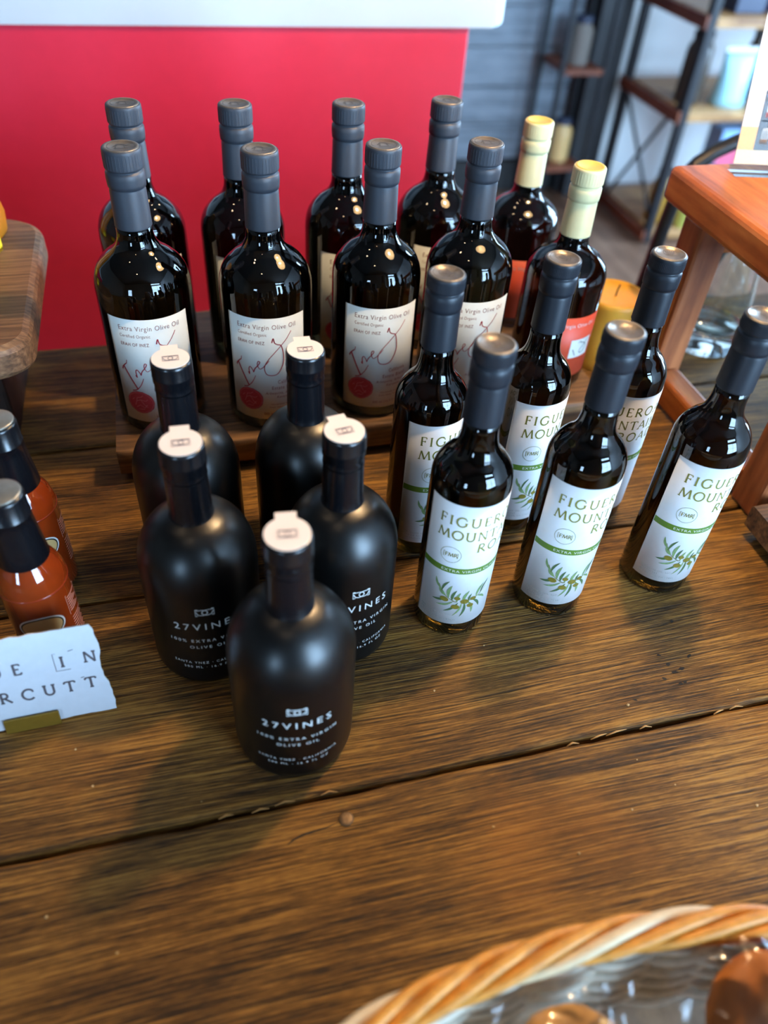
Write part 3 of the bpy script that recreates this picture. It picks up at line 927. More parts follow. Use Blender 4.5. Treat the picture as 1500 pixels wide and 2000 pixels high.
def make_green():
    t = thing('olive_oil_bottle', '', 'bottle')
    prof = [(0, .003), (.020, .002), (.0265, .0), (.0287, .0012), (FR, .005), (FR, .02), (FR, .146)] + smoothprof([(FR, .150), (.0292, .1575), (.0268, .1650), (.0225, .1715), (.0178, .1768), (.0147, .1825), (.0131, .190), (.0127, .197)], 4) + [(.0126, .2052), (0, .2052)]
    obj('glass_body', mklathe(prof, 64), M['green_glass'], t)
    cb = mklathe(capsule_prof(.26093, .20346, .01395, .0133, .0105, .0117, .0235, .0265), 64)
    knurl(cb, .01395, .2516, .2575, 72)
    cp = obj('capsule', cb, M['capsule_blue'], t)
    top = lathe(bmesh.new(), [(.0126, .26085), (.0124, .2613), (.0112, .2614), (.0111, .2611), (0, .2611)], 40)
    bmesh.ops.recalc_face_normals(top, faces=top.faces)
    dc = obj('cap_disc', top, M['pewter'], cp, True)
    fl = Flat()
    for i in range(44):
        a = 2 * PI * i / 44; fl.disc(.0100 * math.cos(a), .0100 * math.sin(a), .00036, .00036, 6)
    fl.ribbon(arc(0, .0004, .0052, .0058, 0, 360, 26), .0004)
    for x in (-.0028, -.0014, 0, .0014, .0028):
        fl.ribbon([(x * .5, -.0035), (x, .001), (x * 1.25, .0040)], [.0009, .0012, .0004])
    fl.ribbon([(-.004, -.0038), (.004, -.0038)], .0007)
    objm('embossing', fl.plane((0, 0, .26120), (1, 0, 0), (0, 1, 0)), M['pewter_mark'], cp)
    H = 88.0
    lab = obj('label', label_sheet(FR + .00005, H, .0175, .1475, 56), M['paper'], t)
    A = lambda d: RAD(d - H) * FR                     # degrees from the label's left edge -> arc length
    R1 = FR + .00042
    fl = Flat()
    h = .0090
    for s, d0, z0, span in (('FIGUEROA', 20, .1277, 133), ('MOUNTAIN', 19.5, .1138, 135), ('ROAD', 80.5, .1012, 73)):
        w0 = caps_width(s, h, 0)
        tr = (RAD(span) * FR - w0) / (len(s) - 1) / h
        caps(fl, s, A(d0), z0, h, .15, .085, tr, 0, .06 if s == 'ROAD' else 0.0)
    objm('lettering', fl.wrap(R1), M['olive_ink'], lab)
    fl = Flat()
    cx, cz = A(44.5), .0972
    for i in range(60):
        fl.ribbon(arc(cx, cz, .0080, .0080, i * 6, i * 6 + 3.8, 2), .0005)
    caps(fl, 'FMR', cx - .0045, cz - .0018, .0038, .17, .11, .02, 0)
    for sx in (-1, 1):
        x = cx + sx * .0055
        fl.ribbon([(x - sx * .0010, cz + .0026), (x, cz + .0026), (x, cz - .0026), (x - sx * .0010, cz - .0026)], .0004)
    objm('emblem', fl.wrap(R1), M['olive_ink'], lab)
    fl = Flat(); fl.rect(A(0), A(2 * H), .0778, .0838, 56)
    objm('green_band', fl.wrap(FR + .00034), M['band_green'], lab)
    fl = fit(Flat(), 'EXTRA VIRGIN OLIVE OIL', A(34), A(141), .0795, .0036)
    objm('band_lettering', fl.wrap(R1 + .0001), M['white_ink'], lab)
    fl = Flat()
    for k, s in enumerate(('FMR OLIVE OIL, LLC', 'PO BOX 562', 'LOS OLIVOS, CA 93441')):
        words(fl, s, A(8), .0285 - .0032 * k, .0026, 1.2, 'LEFT')
    objm('address_print', fl.wrap(R1), M['pale_ink'], lab)
    # olive sprig: 0 leaf, 1 dark leaf, 2 olive, 3 twig
    fl = Flat()
    cx, cz = A(72), .0475
    q = lambda x, y: (cx + x * .0205, cz + y * .0205)
    stem = [(-.95, .75), (-.80, .40), (-.55, .10), (-.25, -.10), (.10, -.16), (.45, -.05), (.75, .10), (1.05, .42)]
    fl.ribbon([q(*p) for p in stem], [.0005] * 3 + [.0009] * 3 + [.0006, .0003], 3)

    def leaf(x0, y0, x1, y1, w, mat):
        p0, p1 = q(x0, y0), q(x1, y1); n = 8; l = math.hypot(p1[0] - p0[0], p1[1] - p0[1])
        ux, uy = (p1[0] - p0[0]) / l, (p1[1] - p0[1]) / l
        pts = []; ws = []
        for i in range(n + 1):
            k = i / n; bow = .10 * l * math.sin(PI * k)
            pts.append((p0[0] + ux * l * k - uy * bow, p0[1] + uy * l * k + ux * bow)); ws.append(max(.0001, .78 * w * .0205 * math.sin(PI * min(1, k * .96 + .03)) ** .8))
        fl.ribbon(pts, ws, mat)
    for a in ((-.85, .50, -1.10, 1.05, .13, 0), (-.80, .42, -.55, 1.0, .12, 1), (-.62, .18, -.90, .62, .20, 0), (-.50, .08, -.42, .80, .17, 0), (-.35, -.04, -.22, .55, .15, 1), (-.15, -.12, -.05, .42, .14, 0),
              (.10, -.15, .28, .50, .17, 0), (.32, -.10, .40, .30, .12, 1), (.62, .04, .90, .70, .16, 0), (.80, .15, 1.15, .78, .13, 1), (-.55, .06, -1.15, -.18, .15, 1), (-.30, -.10, -.95, -.42, .13, 0),
              (-.10, -.16, -.62, -.72, .14, 1), (.15, -.16, .05, -1.0, .14, 1), (.30, -.12, .52, -.85, .15, 0), (.48, -.05, .85, -.62, .15, 1), (.70, .06, 1.10, -.28, .13, 0), (.05, -.16, -.25, -.95, .10, 0)):
        leaf(*a)
    objm('olive_sprig', fl.wrap(R1), [M['leaf'], M['leaf_dark'], M['olive'], M['twig']], lab)
    fl = Flat()
    for x, y, rx in ((-.66, -.02, .165), (-.16, .10, .12), (.16, -.10, .17), (.50, .0, .13), (-.18, -.40, .16), (.42, -.38, .14)):
        fl.disc(*q(x, y), rx * .0215, rx * .0160, 18, -.25, 0)
    objm('olives', fl.wrap(R1 + .00012), M['olive'], lab)
    return t


green = make_green()
GF = [((.1871, .3883), 8, 'olive oil bottle with green-banded label, front left of six, beside the black bottles'),
      ((.2783, .3905), 12, 'olive oil bottle with green-banded label, middle of the front row'),
      ((.3864, .3939), 12.5, 'olive oil bottle with green-banded label, front right, cap near the frame edge'),
      ((.1848, .4819), 37, 'olive oil bottle with green-banded label, back left behind the front left one'),
      ((.2796, .4934), 36, 'olive oil bottle with green-banded label and split capsule seam, middle of back row'),
      ((.3667, .4901), -19, 'olive oil bottle with green-banded label, back right before the golden candle')]
for i, ((x, y), dg, lb) in enumerate(GF):
    if i == 0:
        green.location = (x, y, .0003); green.rotation_euler = (0, 0, RAD(dg)); green['label'] = lb; green['group'] = 'green-banded olive oil bottles'
        o = green
    else:
        o = dup(green, (x, y, .0003), RAD(dg), lb, 'green-banded olive oil bottles')
    if i == 4:
        fl = Flat()
        fl.ribbon([(0, .2045), (.0003, .215), (-.0002, .23), (.0006, .24), (.0002, .2475), (.0010, .2525)], [.0004, .0005, .0004, .0006, .0011, .0009])
        me = fl._mesh(lambda x, y: ((.0143 + x) * math.sin(RAD(20) + x * 40), -(.0143) * math.cos(RAD(20) + x * 40), y))
        objm('torn_seam', me, M['pewter_light'], o)

# ------------------------------------------------------------------ wax-signature bottles on the riser (slate capsules)
IR = .0413
IH, IC = .2507, .1885


def tall_glass(m, parent, k=1.0):
    prof = [(0, .004), (.028, .003), (.036, .0), (.0395, .0015), (IR, .006), (IR, .02), (IR, .130)] + smoothprof([(IR, .134), (.0406, .1425), (.0380, .1510), (.0332, .1586), (.0272, .1645), (.0216, .1688), (.0178, .1730), (.0156, .1785), (.0149, .184)], 4) + [(.0148, .190), (0, .190)]
    return obj('glass_body', mklathe([(r, z * k) for r, z in prof], 64), m, parent)


def tall_capsule(parent, m, mtop, H=IH, zc=IC, emboss=True):
    cb = mklathe(capsule_prof(H, zc, .0153, .01495, .0150, .0166, .0275, .0305), 64)
    knurl(cb, .0153, H - .0145, H - .0032, 36)
    cp = obj('capsule', cb, m, parent)
    top = lathe(bmesh.new(), [(.0139, H - .0001), (.0137, H + .0005), (.0118, H + .0006), (.0114, H + .0001), (0, H + .0001)], 40)
    bmesh.ops.recalc_face_normals(top, faces=top.faces)
    obj('cap_disc', top, mtop, cp, True)
    if emboss:
        fl = Flat()
        fl.ribbon(arc(0, 0, .0105, .0105, 0, 360, 36), .0004)
        fl.ribbon([(-.006, -.002), (-.003, .003), (.001, .0035), (.004, .001), (.0065, .003)], [.0004, .0014, .0016, .0012, .0003])
        fl.ribbon([(-.003, .003), (-.004, -.004)], .0008); fl.ribbon([(.002, .003), (.003, -.004)], .0008); fl.ribbon([(-.0055, -.0052), (.0055, -.0052)], .0006)
        objm('embossing', fl.plane((0, 0, H + .0003), (1, 0, 0), (0, 1, 0)), M['pewter_mark'], cp)
    return cp


def make_tall():
    t = thing('olive_oil_bottle', '', 'bottle')
    tall_glass(M['dark_glass'], t)
    tall_capsule(t, M['capsule_slate'], M['pewter'])
    Hf = 52.0
    lab = obj('label', label_sheet(IR + .00005, Hf, .0140, .1225, 36), M['paper_cool'], t)
    R1 = IR + .0005
    A = lambda d: RAD(d) * IR
    fl = Flat()
    fit(fl, 'Extra Virgin Olive Oil', A(-37.5), A(38), .1118, .0066)
    fit(fl, 'Certified Organic', A(-37.5), A(0), .1050, .0044)
    objm('heading_print', fl.wrap(R1), M['rose_ink'], lab)
    fl = Flat()
    fit(fl, 'ERAH OF INEZ', A(-38), A(-3), .0965, .0046)
    objm('maker_print', fl.wrap(R1), M['maroon_ink'], lab)
    fl = Flat()
    fit(fl, 'California', A(12), A(37), .0545, .0054)
    fit(fl, 'Estate Blend', A(4), A(38), .0482, .0054)
    fit(fl, 'Arbequina, Arbosana,', A(-5), A(43), .0428, .0040, 0, .25)
    fit(fl, 'Koroneiki', A(10), A(31), .0384, .0040, 0, .25)
    fit(fl, 'Handmade with olives', A(2), A(40), .0305, .0026)
    fit(fl, 'from Santa Ynez, CA', A(0), A(36), .0272, .0026)
    fit(fl, '500 ml (16.9 fl oz)', A(-8), A(30), .0190, .0042)
    objm('detail_print', fl.wrap(R1), M['maroon_ink'], lab)
    # red wax-style seal
    fl = Flat(); fl.disc(A(-26), .0360, .0130, .0122, 40, .2, 0, .02, random.Random(3))
    objm('red_seal', fl.wrap(R1), M['seal_red'], lab)
    fl = Flat()
    sx, sz = A(-26), .0360
    fl.ribbon(arc(sx, sz, .0116, .0108, 0, 360, 40), .0003)
    for pts in ([(-.006, -.004), (-.004, .001), (.000, .003), (.005, .002), (.007, .004)], [(-.004, .001), (-.003, .005), (.001, .006), (.003, .008)], [(-.005, -.006), (-.001, -.003), (.003, -.006), (.006, -.002)], [(.000, .003), (.003, -.002), (.006, -.005)], [(-.008, .002), (-.006, .004)], [(-.003, -.008), (.003, -.0075)]):
        fl.ribbon([(sx + x, sz + y) for x, y in pts], .00045)
    objm('seal_drawing', fl.wrap(R1 + .00012), M['seal_line'], lab)
    # handwritten name, traced stroke by stroke in label units (degrees, height)
    fl = Flat()
    def pen(pts, w0=.0011, w1=.0006):
        sm = smoothprof([(A(d), z) for d, z in pts], 5)
        n = len(sm)
        fl.ribbon(sm, [w0 + (w1 - w0) * i / (n - 1) for i in range(n)])
    pen([(-43.5, .0700), (-42, .0728), (-38, .0762), (-36.0, .0775), (-35.0, .0810)], .0013, .0005)
    pen([(-40.5, .0735), (-36, .0660), (-31, .0580), (-26.5, .0510)], .0013, .0012)
    pen([(-34.0, .0485), (-30, .0493), (-26.5, .0510), (-21, .0560), (-16.5, .0632)], .0012, .0005)
    pen([(-26, .0660), (-24.5, .0640), (-25.0, .0700), (-23, .0720), (-20, .0690), (-19, .0665)], .0010, .0007)
    pen([(-19, .0665), (-17, .0705), (-13, .0742), (-10, .0780), (-12, .0790), (-13.5, .0755), (-11, .0710), (-7, .0722), (-2, .0765), (2, .0800)], .0009, .0005)
    pen([(6.0, .0985), (8.0, .1030), (9.5, .0985), (13, .0965), (17.5, .0950), (20, .0880), (20.5, .0790), (17, .0710), (12, .0655), (5, .0640), (-2, .0655), (-4.5, .0710), (-3, .0760), (2, .0820), (9, .0880), (17, .0945), (25, .1010), (31.5, .1080)], .0010, .0006)
    objm('signature', fl.wrap(R1 + .0001), M['red_ink'], lab)
    return t


tall = make_tall()
TB = [((-.0294, .661), 0, 'slate-capped olive oil bottle on the riser, leftmost of the front row, behind the black bottles'),
      ((.0764, .6479), -9, 'slate-capped olive oil bottle on the riser, second from left in the front row'),
      ((.1796, .650), -3, 'slate-capped olive oil bottle on the riser, third in front row, white label unobstructed'),
      ((.2701, .6486), -3, 'slate-capped olive oil bottle on the riser, fourth in the front row behind the green-banded bottles'),
      ((-.0264, .7664), 1, 'slate-capped olive oil bottle in the back row, leftmost against the crimson counter'),
      ((.0697, .7605), 5, 'slate-capped olive oil bottle in the back row, second from left against the crimson counter'),
      ((.1736, .7577), 4, 'slate-capped olive oil bottle in the back row, third from left against the crimson counter'),
      ((.2708, .7618), 6, 'slate-capped olive oil bottle in the back row, fourth at the right end of the counter')]
for i, ((x, y), dg, lb) in enumerate(TB):
    if i == 0:
        tall.location = (x, y, ZR); tall.rotation_euler = (0, 0, RAD(dg)); tall['label'] = lb; tall['group'] = 'slate-capped olive oil bottles on the riser'
    else:
        dup(tall, (x, y, ZR), RAD(dg), lb, 'slate-capped olive oil bottles on the riser')


def make_cream():
    t = thing('olive_oil_bottle', '', 'bottle')
    tall_glass(M['red_glass'], t, .835)
    tall_capsule(t, M['capsule_cream'], M['capsule_cream_top'], .2203, .1565, False)
    Hf = 51
    lab = obj('label', label_sheet(IR + .00005, Hf, .0140, .0850, 36), M['vermilion'], t)
    R1 = IR + .0005
    A = lambda d: RAD(d) * IR
    fl = Flat(); fl.rect(A(3), A(41), .0375, .0590, 10)
    objm('cream_panel', fl.wrap(R1 - .0001), M['paper_cool'], lab)
    fl = Flat()
    sm = smoothprof([(A(16), .0550), (A(20), .0565), (A(21), .0545), (A(26), .0540), (A(32), .0500), (A(30), .0440), (A(24), .0420), (A(21), .0450), (A(26), .0500), (A(36), .0570)], 5)
    fl.ribbon(sm, .0007)
    fl.ribbon([(A(8), .0480), (A(11), .0440), (A(14), .0400)], .0008)
    objm('signature', fl.wrap(R1 + .0001), M['pit'], lab)
    fl = fit(Flat(), 'Extra Virgin Olive Oil', A(-36), A(36), .0740, .0060)
    objm('heading_print', fl.wrap(R1), M['paper_cool'], lab)
    return t


cream = make_cream()
cream.location = (.3847, .6686, ZR); cream['group'] = 'cream-capped bottles with orange-red labels'
cream['label'] = 'cream-capped bottle with orange-red label, nearer one at the right end of the plank riser'
dup(cream, (.3861, .7945, ZR), RAD(-2), 'cream-capped bottle with orange-red label, farther one at the back right of the riser')

# ------------------------------------------------------------------ matte black bottles
VR = .04205


def make_black():
    t = thing('olive_oil_bottle', '', 'bottle')
    prof = [(0, .004), (.026, .003), (.036, .0), (.0395, .0010), (.0413, .0035), (VR, .008), (VR, .02), (VR, .094)] + smoothprof([(VR, .098), (.0415, .1075), (.0393, .1175), (.0352, .1268), (.0295, .1346), (.0235, .1398), (.0185, .1424), (.0150, .1437)], 4) + [(0, .1437)]
    obj('glass_body', mklathe(prof, 64), M['satin_black'], t)
    H = .20311
    cp = [(.0135, .1400), (.0155, .1405), (.0158, .1422), (.0150, .1445), (.0146, .150), (.0142, .1700), (.0140, .1778), (.0140, .1790), (.0144, .1786), (.0141, .1800), (.0141, .1850), (.0147, .1862), (.0147, .1905), (.0149, .1910), (.0147, .1916), (.0147, .2008), (.0144, .2023), (.0138, .2030), (.0130, H), (0, H)]
    c = obj('neck_seal', mklathe(cp, 56), M['seal_black'], t)
    bm = lathe(bmesh.new(), [(0, H + .0002), (.0134, H + .0002), (.0134, H + .0006), (0, H + .0006)], 40)
    box(bm, -.0062, .0062, .0112, .0172, H + .00025, H + .00058)
    bmesh.ops.recalc_face_normals(bm, faces=bm.faces)
    for f in bm.faces:
        f.smooth = False
    st = obj('top_sticker', bm, M['sticker'], t)
    fl = vines_logo(Flat(), 0, -.0005, .0112, .00048)
    objm('sticker_emblem', fl.plane((0, 0, H + .0008), (1, 0, 0), (0, 1, 0)), M['violet_ink'], st)
    R1 = VR + .0002
    A = lambda d: RAD(d) * VR
    fl = Flat()
    vines_logo(fl, 0, .0862, .0128, .00085)
    for s, zz, size, half in (('27VINES', .0672, .0098, 32), ('100% EXTRA VIRGIN', .0530, .0045, 38), ('OLIVE OIL', .0457, .0045, 19.5), ('SANTA YNEZ \u00b7 CALIFORNIA', .0270, .0037, 38.5), ('500 ML \u00b7 16.9 FL OZ', .0215, .0037, 29)):
        tmp = words(Flat(), s, 0, 0, size, 1.45, 'CENTER')
        xs = [v[0] for v in tmp.v]; k = A(2 * half) / (max(xs) - min(xs)); c = (max(xs) + min(xs)) / 2
        # stretch the spacing, not the letters: islands are moved by their centre
        par = list(range(len(tmp.v)))

        def find(a):
            while par[a] != a:
                par[a] = par[par[a]]; a = par[a]
            return a
        for f in tmp.f:
            for q in f[1:]:
                par[find(q)] = find(f[0])
        isl = {}
        for a in range(len(tmp.v)):
            isl.setdefault(find(a), []).append(a)
        v = list(tmp.v)
        kk = 1.0 + (k - 1.0) * .72
        for grp in isl.values():
            cx = (min(v[a][0] for a in grp) + max(v[a][0] for a in grp)) / 2
            for a in grp:
                v[a] = ((cx - c) * k + (v[a][0] - cx) * kk, v[a][1] + zz)
        fl.add(v, tmp.f)
    objm('lettering', fl.wrap(R1), M['print_white'], t)
    return t


black = make_black()
BL = [((.0412, .3046), -5, 'matte black olive oil bottle standing nearest the camera'),
      ((-.0112, .396), -.5, 'matte black olive oil bottle on the left just behind the nearest one'),
      ((.0923, .3902), 9, 'matte black olive oil bottle on the right just behind the nearest one, its sticker turned'),
      ((-.0121, .4928), 1, 'matte black olive oil bottle at the back left before the riser'),
      ((.0843, .4898), 0, 'matte black olive oil bottle at the back right before the riser')]
for i, ((x, y), dg, lb) in enumerate(BL):
    if i == 0:
        black.location = (x, y, .0003); black.rotation_euler = (0, 0, RAD(dg)); black['label'] = lb; black['group'] = 'matte black olive oil bottles'
    else:
        dup(black, (x, y, .0003), RAD(dg), lb, 'matte black olive oil bottles')

# ------------------------------------------------------------------ hot sauce bottles
SR = .0240


def make_sauce():
    t = thing('hot_sauce_bottle', '', 'bottle')
    prof = [(0, .003), (.017, .002), (.0215, .0), (.0232, .001), (SR, .004), (SR, .02), (SR, .080)] + smoothprof([(SR, .083), (.0236, .0885), (.0222, .0945), (.0198, .1003), (.0170, .1055), (.0148, .1105)], 4) + [(.014, .113), (0, .113)]
    obj('glass_body', mklathe(prof, 56), M['sauce'], t)
    obj('seam_ring', mklathe([(SR - .0005, .0822), (SR + .0002, .0824), (SR + .00025, .0830), (SR + .0002, .0836), (SR - .0005, .0838)], 56), M['sauce_film'], t)
    nk = obj('neck_sleeve', mklathe([(.0120, .1065), (.0172, .1065), (.0174, .1072), (.0160, .122), (.0146, .1385), (.0142, .1460), (.0147, .1466), (.0147, .1474), (.0142, .1480), (.0142, .1625), (.0136, .1640), (.0128, .1644), (0, .1644)], 48), M['seal_black'], t)
    ld = mklathe([(0, .1645), (.0127, .1645), (.0130, .1650), (.0128, .1658), (.0118, .1662), (0, .1662)], 48)
    knurl(ld, .0130, .1646, .1656, 60)
    obj('lid_disc', ld, M['steel_lid'], t)
    R1 = SR + .0002
    A = lambda d: RAD(d) * SR
    # plain blank oval sticker: white rim, dark line, tan field
    fl = Flat(); fl.disc(A(8), .0530, .0168, .0122, 36, .08)
    st = objm('oval_sticker', fl.wrap(R1), M['white_ink'], t)
    fl = Flat(); fl.disc(A(8), .0530, .0156, .0110, 36, .08)
    objm('sticker_outline', fl.wrap(R1 + .0001), M['pit'], st)
    fl = Flat(); fl.disc(A(8), .0530, .0146, .0100, 36, .08)
    objm('sticker_field', fl.wrap(R1 + .0002), M['tan_print'], st)
    fl = Flat()
    x0, x1, z0, z1 = A(-8), A(30), .0255, .0345
    fl.ribbon([(x0, z0), (x1, z0), (x1, z1), (x0, z1)], .0006, 0, True)
    words(fl, 'sauce', (x0 + x1) / 2, .0303, .0046, 1.12)
    words(fl, 'baby', (x0 + x1) / 2, .0268, .0046, 1.12)
    words(fl, 'SANTA MARIA', (x0 + x1) / 2, .0208, .0022, 1.2)
    # facts panel on the right side
    fl.ribbon([(A(62), .052), (A(98), .052), (A(98), .072), (A(62), .072)], .0005, 0, True)
    for k in range(7):
        fl.rect(A(65), A(95 - 7 * (k % 3)), .0545 + .0024 * k, .0554 + .0024 * k, 4)
    for k in range(9):
        fl.rect(A(64), A(97 - 5 * (k % 2)), .0250 + .0028 * k, .0258 + .0028 * k, 4)
    objm('label_print', fl.wrap(R1), M['sauce_ink'], t)
    return t


sauce = make_sauce()
sauce.location = (-.128, .413, .0003); sauce.rotation_euler = (0, 0, RAD(-4)); sauce['group'] = 'orange hot sauce bottles'
sauce['label'] = 'orange hot sauce bottle with black sleeve standing just behind the torn card'
dup(sauce, (-.1385, .4915, .0003), RAD(6), 'orange hot sauce bottle standing farther back, partly hidden by the nearer sauce bottle', 'orange hot sauce bottles')

# ------------------------------------------------------------------ torn card in a brass strip
cd = thing('sign_card', 'torn white paper card with typewritten letters propped in a brass strip', 'sign', (-.118, .3455, .0))
TY = RAD(12)
ux = Vector((1, .03, .0)).normalized(); uy = Vector((0, math.sin(TY), math.cos(TY)))
nn = ux.cross(uy).normalized()
bm = bmesh.new()
edge = []
W0, W1, H0, H1 = -.085, .0335, .0015, .083
def torn(a, s): return .0009 * noise.noise((a * 160, s, 0)) + .0012 * noise.noise((a * 55, s, 4))
n = 40
for i in range(n + 1):
    x = W0 + (W1 - W0) * i / n; edge.append((x, H0 + torn(x, 1) * .5))
for i in range(1, n + 1):
    y = H0 + (H1 - H0) * i / n; edge.append((W1 + torn(y, 2) * 1.3 - .004 * (y - H0) / (H1 - H0) + .0012 * math.sin(y * 120), y))
for i in range(1, n + 1):
    x = W1 - .004 + (W0 - W1 + .004) * i / n; edge.append((x, H1 + torn(x, 3) * 1.2))
for i in range(1, n):
    y = H1 + (H0 - H1) * i / n; edge.append((W0 + torn(y, 5), y))
P3 = lambda x, y, o: ux * x + uy * y + nn * o
fr = [bm.verts.new(P3(x, y, 0)) for x, y in edge]; bk = [bm.verts.new(P3(x, y, -.0011)) for x, y in edge]
f0 = bm.faces.new(fr); f1 = bm.faces.new(bk[::-1])
for i in range(len(edge)):
    j = (i + 1) % len(edge); f = bm.faces.new((fr[i], bk[i], bk[j], fr[j])); f.material_index = 1
bmesh.ops.recalc_face_normals(bm, faces=bm.faces)
bmesh.ops.triangulate(bm, faces=[f0, f1])
card = obj('card', bm, [M['card'], M['card_edge']], cd)
fl = Flat()
h = .0098
for row, y in (('MADE IN', .0500), ('ORCUTT', .0262)):
    for k, c in enumerate(row):
        x = (-.0735 + .0155 * k) if row[0] == 'M' else (-.0545 + .0143 * k)
        if c == ' ':
            continue
        caps(fl, c, x, y + rnd.uniform(-.0004, .0004), h, .17, .13, .0, 0, 0, .13)
x = -.0735 + .0155 * 5 - .0032
fl.ribbon([(x + .002, .0628), (x, .0628), (x, .0470), (x + .0095, .0470)], .0004)
fl.ribbon([(x + .0105, .0632), (x + .0140, .0640)], .0005)
fl.ribbon([(.0150, .0372), (.0175, .0376)], .0005)
objm('lettering', fl.plane(nn * .0003, ux, uy), M['type_ink'], card)
objt = obox(ux * -.0235 + nn * .0010 + Vector((0, 0, .0062)), ux, nn, ux.cross(nn) * -1 if ux.cross(nn).z < 0 else ux.cross(nn), .0185, .0009, .0060, .0003)
obj('brass_strip', objt, M['brass'], cd)
objt = mkbox(-.042, -.005, .0008, .014, .0003, .0016, .0002, 1)
obj('strip_foot', objt, M['brass'], cd)

# ------------------------------------------------------------------ reddish stool with acrylic sign, glass vessel behind
so = thing('display_stool', 'reddish hardwood display stool with thick top standing at the right of the table', 'stool', (0, 0, 0))
bm = mkbox(.506, .93, .40, .722, .2035, .2395, .007, 3)
obj('seat_top', bm, M['red_wood'], so)
for x in (.517, .875):
    for y in (.436, .652):
        obj('leg', mkbox(x, x + .036, y, y + .036, .0003, .2030, .004), M['red_wood_z'], so)
    obj('foot_rail', mkbox(x + .002, x + .032, .4725, .6515, .0025, .034, .004), M['red_wood'], so)
for y in (.444, .66):
    obj('apron_rail', mkbox(.5535, .8745, y, y + .02, .168, .2030, .003), M['red_wood'], so)

sg = thing('sign_holder', 'slanted clear acrylic sign holder with a printed flyer on the reddish stool', 'sign', (.556, .688, .2398), RAD(-11))
tz = RAD(16)
sx = Vector((1, 0, 0)); sy = Vector((0, math.sin(tz), math.cos(tz))); sn = sx.cross(sy).normalized()
HW, HH = .052, .168
c0 = sx * HW + sy * (HH / 2 + .006) + Vector((0, .006, 0))
obj('front_sheet', obox(c0 + sn * .0022, sx, sn, sy, HW, .0009, HH / 2), M['acrylic'], sg)
obj('back_sheet', obox(c0 - sn * .0022, sx, sn, sy, HW, .0009, HH / 2), M['acrylic'], sg)
obj('foot', mkbox(.001, 2 * HW - .001, -.006, .014, 0, .0022, .0006), M['acrylic'], sg)
fo = obj('flyer', obox(c0, sx, sn, sy, HW - .002, .0004, HH / 2 - .002), M['paper'], sg)
PO = c0 - sx * (HW - .002) - sy * (HH / 2 - .002) + sn * .0007
fl = Flat(); fl.rect(0, 2 * HW - .004, 0, .013)
objm('tan_strip', fl.plane(PO, sx, sy), M['tan_print'], fo)
orange_p = plain('printed_warm_tan', srgb(224, 170, 102), 0.5)
blush_p = plain('printed_blush', srgb(230, 210, 196), 0.5)
fl = Flat(); fl.rect(0, 2 * HW - .004, .0131, .034); objm('tan_field', fl.plane(PO, sx, sy), orange_p, fo)
fl = Flat(); fl.rect(0, 2 * HW - .004, .0341, .060); objm('blush_field', fl.plane(PO, sx, sy), blush_p, fo)
# photo of a dark cabinet with jars
fl = Flat(); fl.rect(.017, .088, .013, .066, 1, 0)
fl.rect(.019, .086, .0385, .0402, 1, 1)
for r, z0 in ((0, .0185), (1, .0425)):
    for k in range(6):
        x = .0215 + .0108 * k
        fl.rect(x, x + .0080, z0, z0 + .0045, 1, 3 if r else 5)
        fl.rect(x, x + .0080, z0 + .0045, z0 + .0120, 1, 2)
        fl.rect(x + .0006, x + .0074, z0 + .0120, z0 + .0148, 1, 4)
objm('cabinet_photo', fl.plane(PO + sn * .0002, sx, sy), [g_brown, M['black'], M['paper_cool'], M['vermilion'], M['white_ink'], M['wicker']], fo)
fl = Flat()
words(fl, 'We grow', .0075, .1445, .0150, 1.02, 'LEFT', 0, .28)
words(fl, 'for you', .0055, .1245, .0150, 1.02, 'LEFT', 0, .28)
objm('flyer_lettering', fl.plane(PO + sn * .0002, sx, sy), M['red_ink'], fo)

jr = thing('glass_vessel', 'clear greenish glass bottle with a thick base behind the stool legs', 'vessel', (.652, .752, .0003))
prof = [(0, .0), (.040, 0), (.0440, .003), (.0455, .009), (.0450, .03), (.0410, .075), (.0330, .125), (.0240, .165), (.0200, .195), (.0205, .215), (.0225, .218), (.0215, .221), (.0185, .219), (.0178, .195), (.0215, .166), (.0305, .126), (.0382, .077), (.0420, .034), (.034, .0300), (.018, .034), (0, .0355)]
obj('glass_body', mklathe(smoothprof(prof, 3)[:-1] + [(0, .0355)], 48), M['clear_glass'], jr)
obj('neck_ring', mklathe([(.0206, .203), (.0222, .204), (.0226, .2065), (.0222, .209), (.0206, .210)], 32), M['clear_glass'], jr)

# ------------------------------------------------------------------ wicker basket with wrapped cookies
bk_ = thing('wicker_basket', 'oval golden wicker basket holding wrapped cookies at the bottom right', 'basket', (.15, -.03, 0))
AX, AY, BH = .262, .134, .078
def oval(a, k, z, dr=0.0): return Vector(((AX * k + dr) * math.cos(a), (AY * k + dr) * math.sin(a), z))
NS = 96
for s in range(5):                                    # plaited border: strands winding round the rim
    pts = []
    for i in range(NS * 4):
        a = 2 * PI * i / (NS * 4); ph = a * 9 + 2 * PI * s / 5
        pts.append(oval(a, .985, BH - .006 + .0052 * math.sin(ph), .0068 * math.cos(ph)))
    obj('rim_strand', tube(bmesh.new(), pts, .0036, 7, True), M['wicker_pale'] if s == 1 else M['wicker'], bk_)
obj('rim_core', tube(bmesh.new(), [oval(2 * PI * i / NS, .985, BH - .006) for i in range(NS)], .0052, 8, True), M['wicker'], bk_)
NST = 44
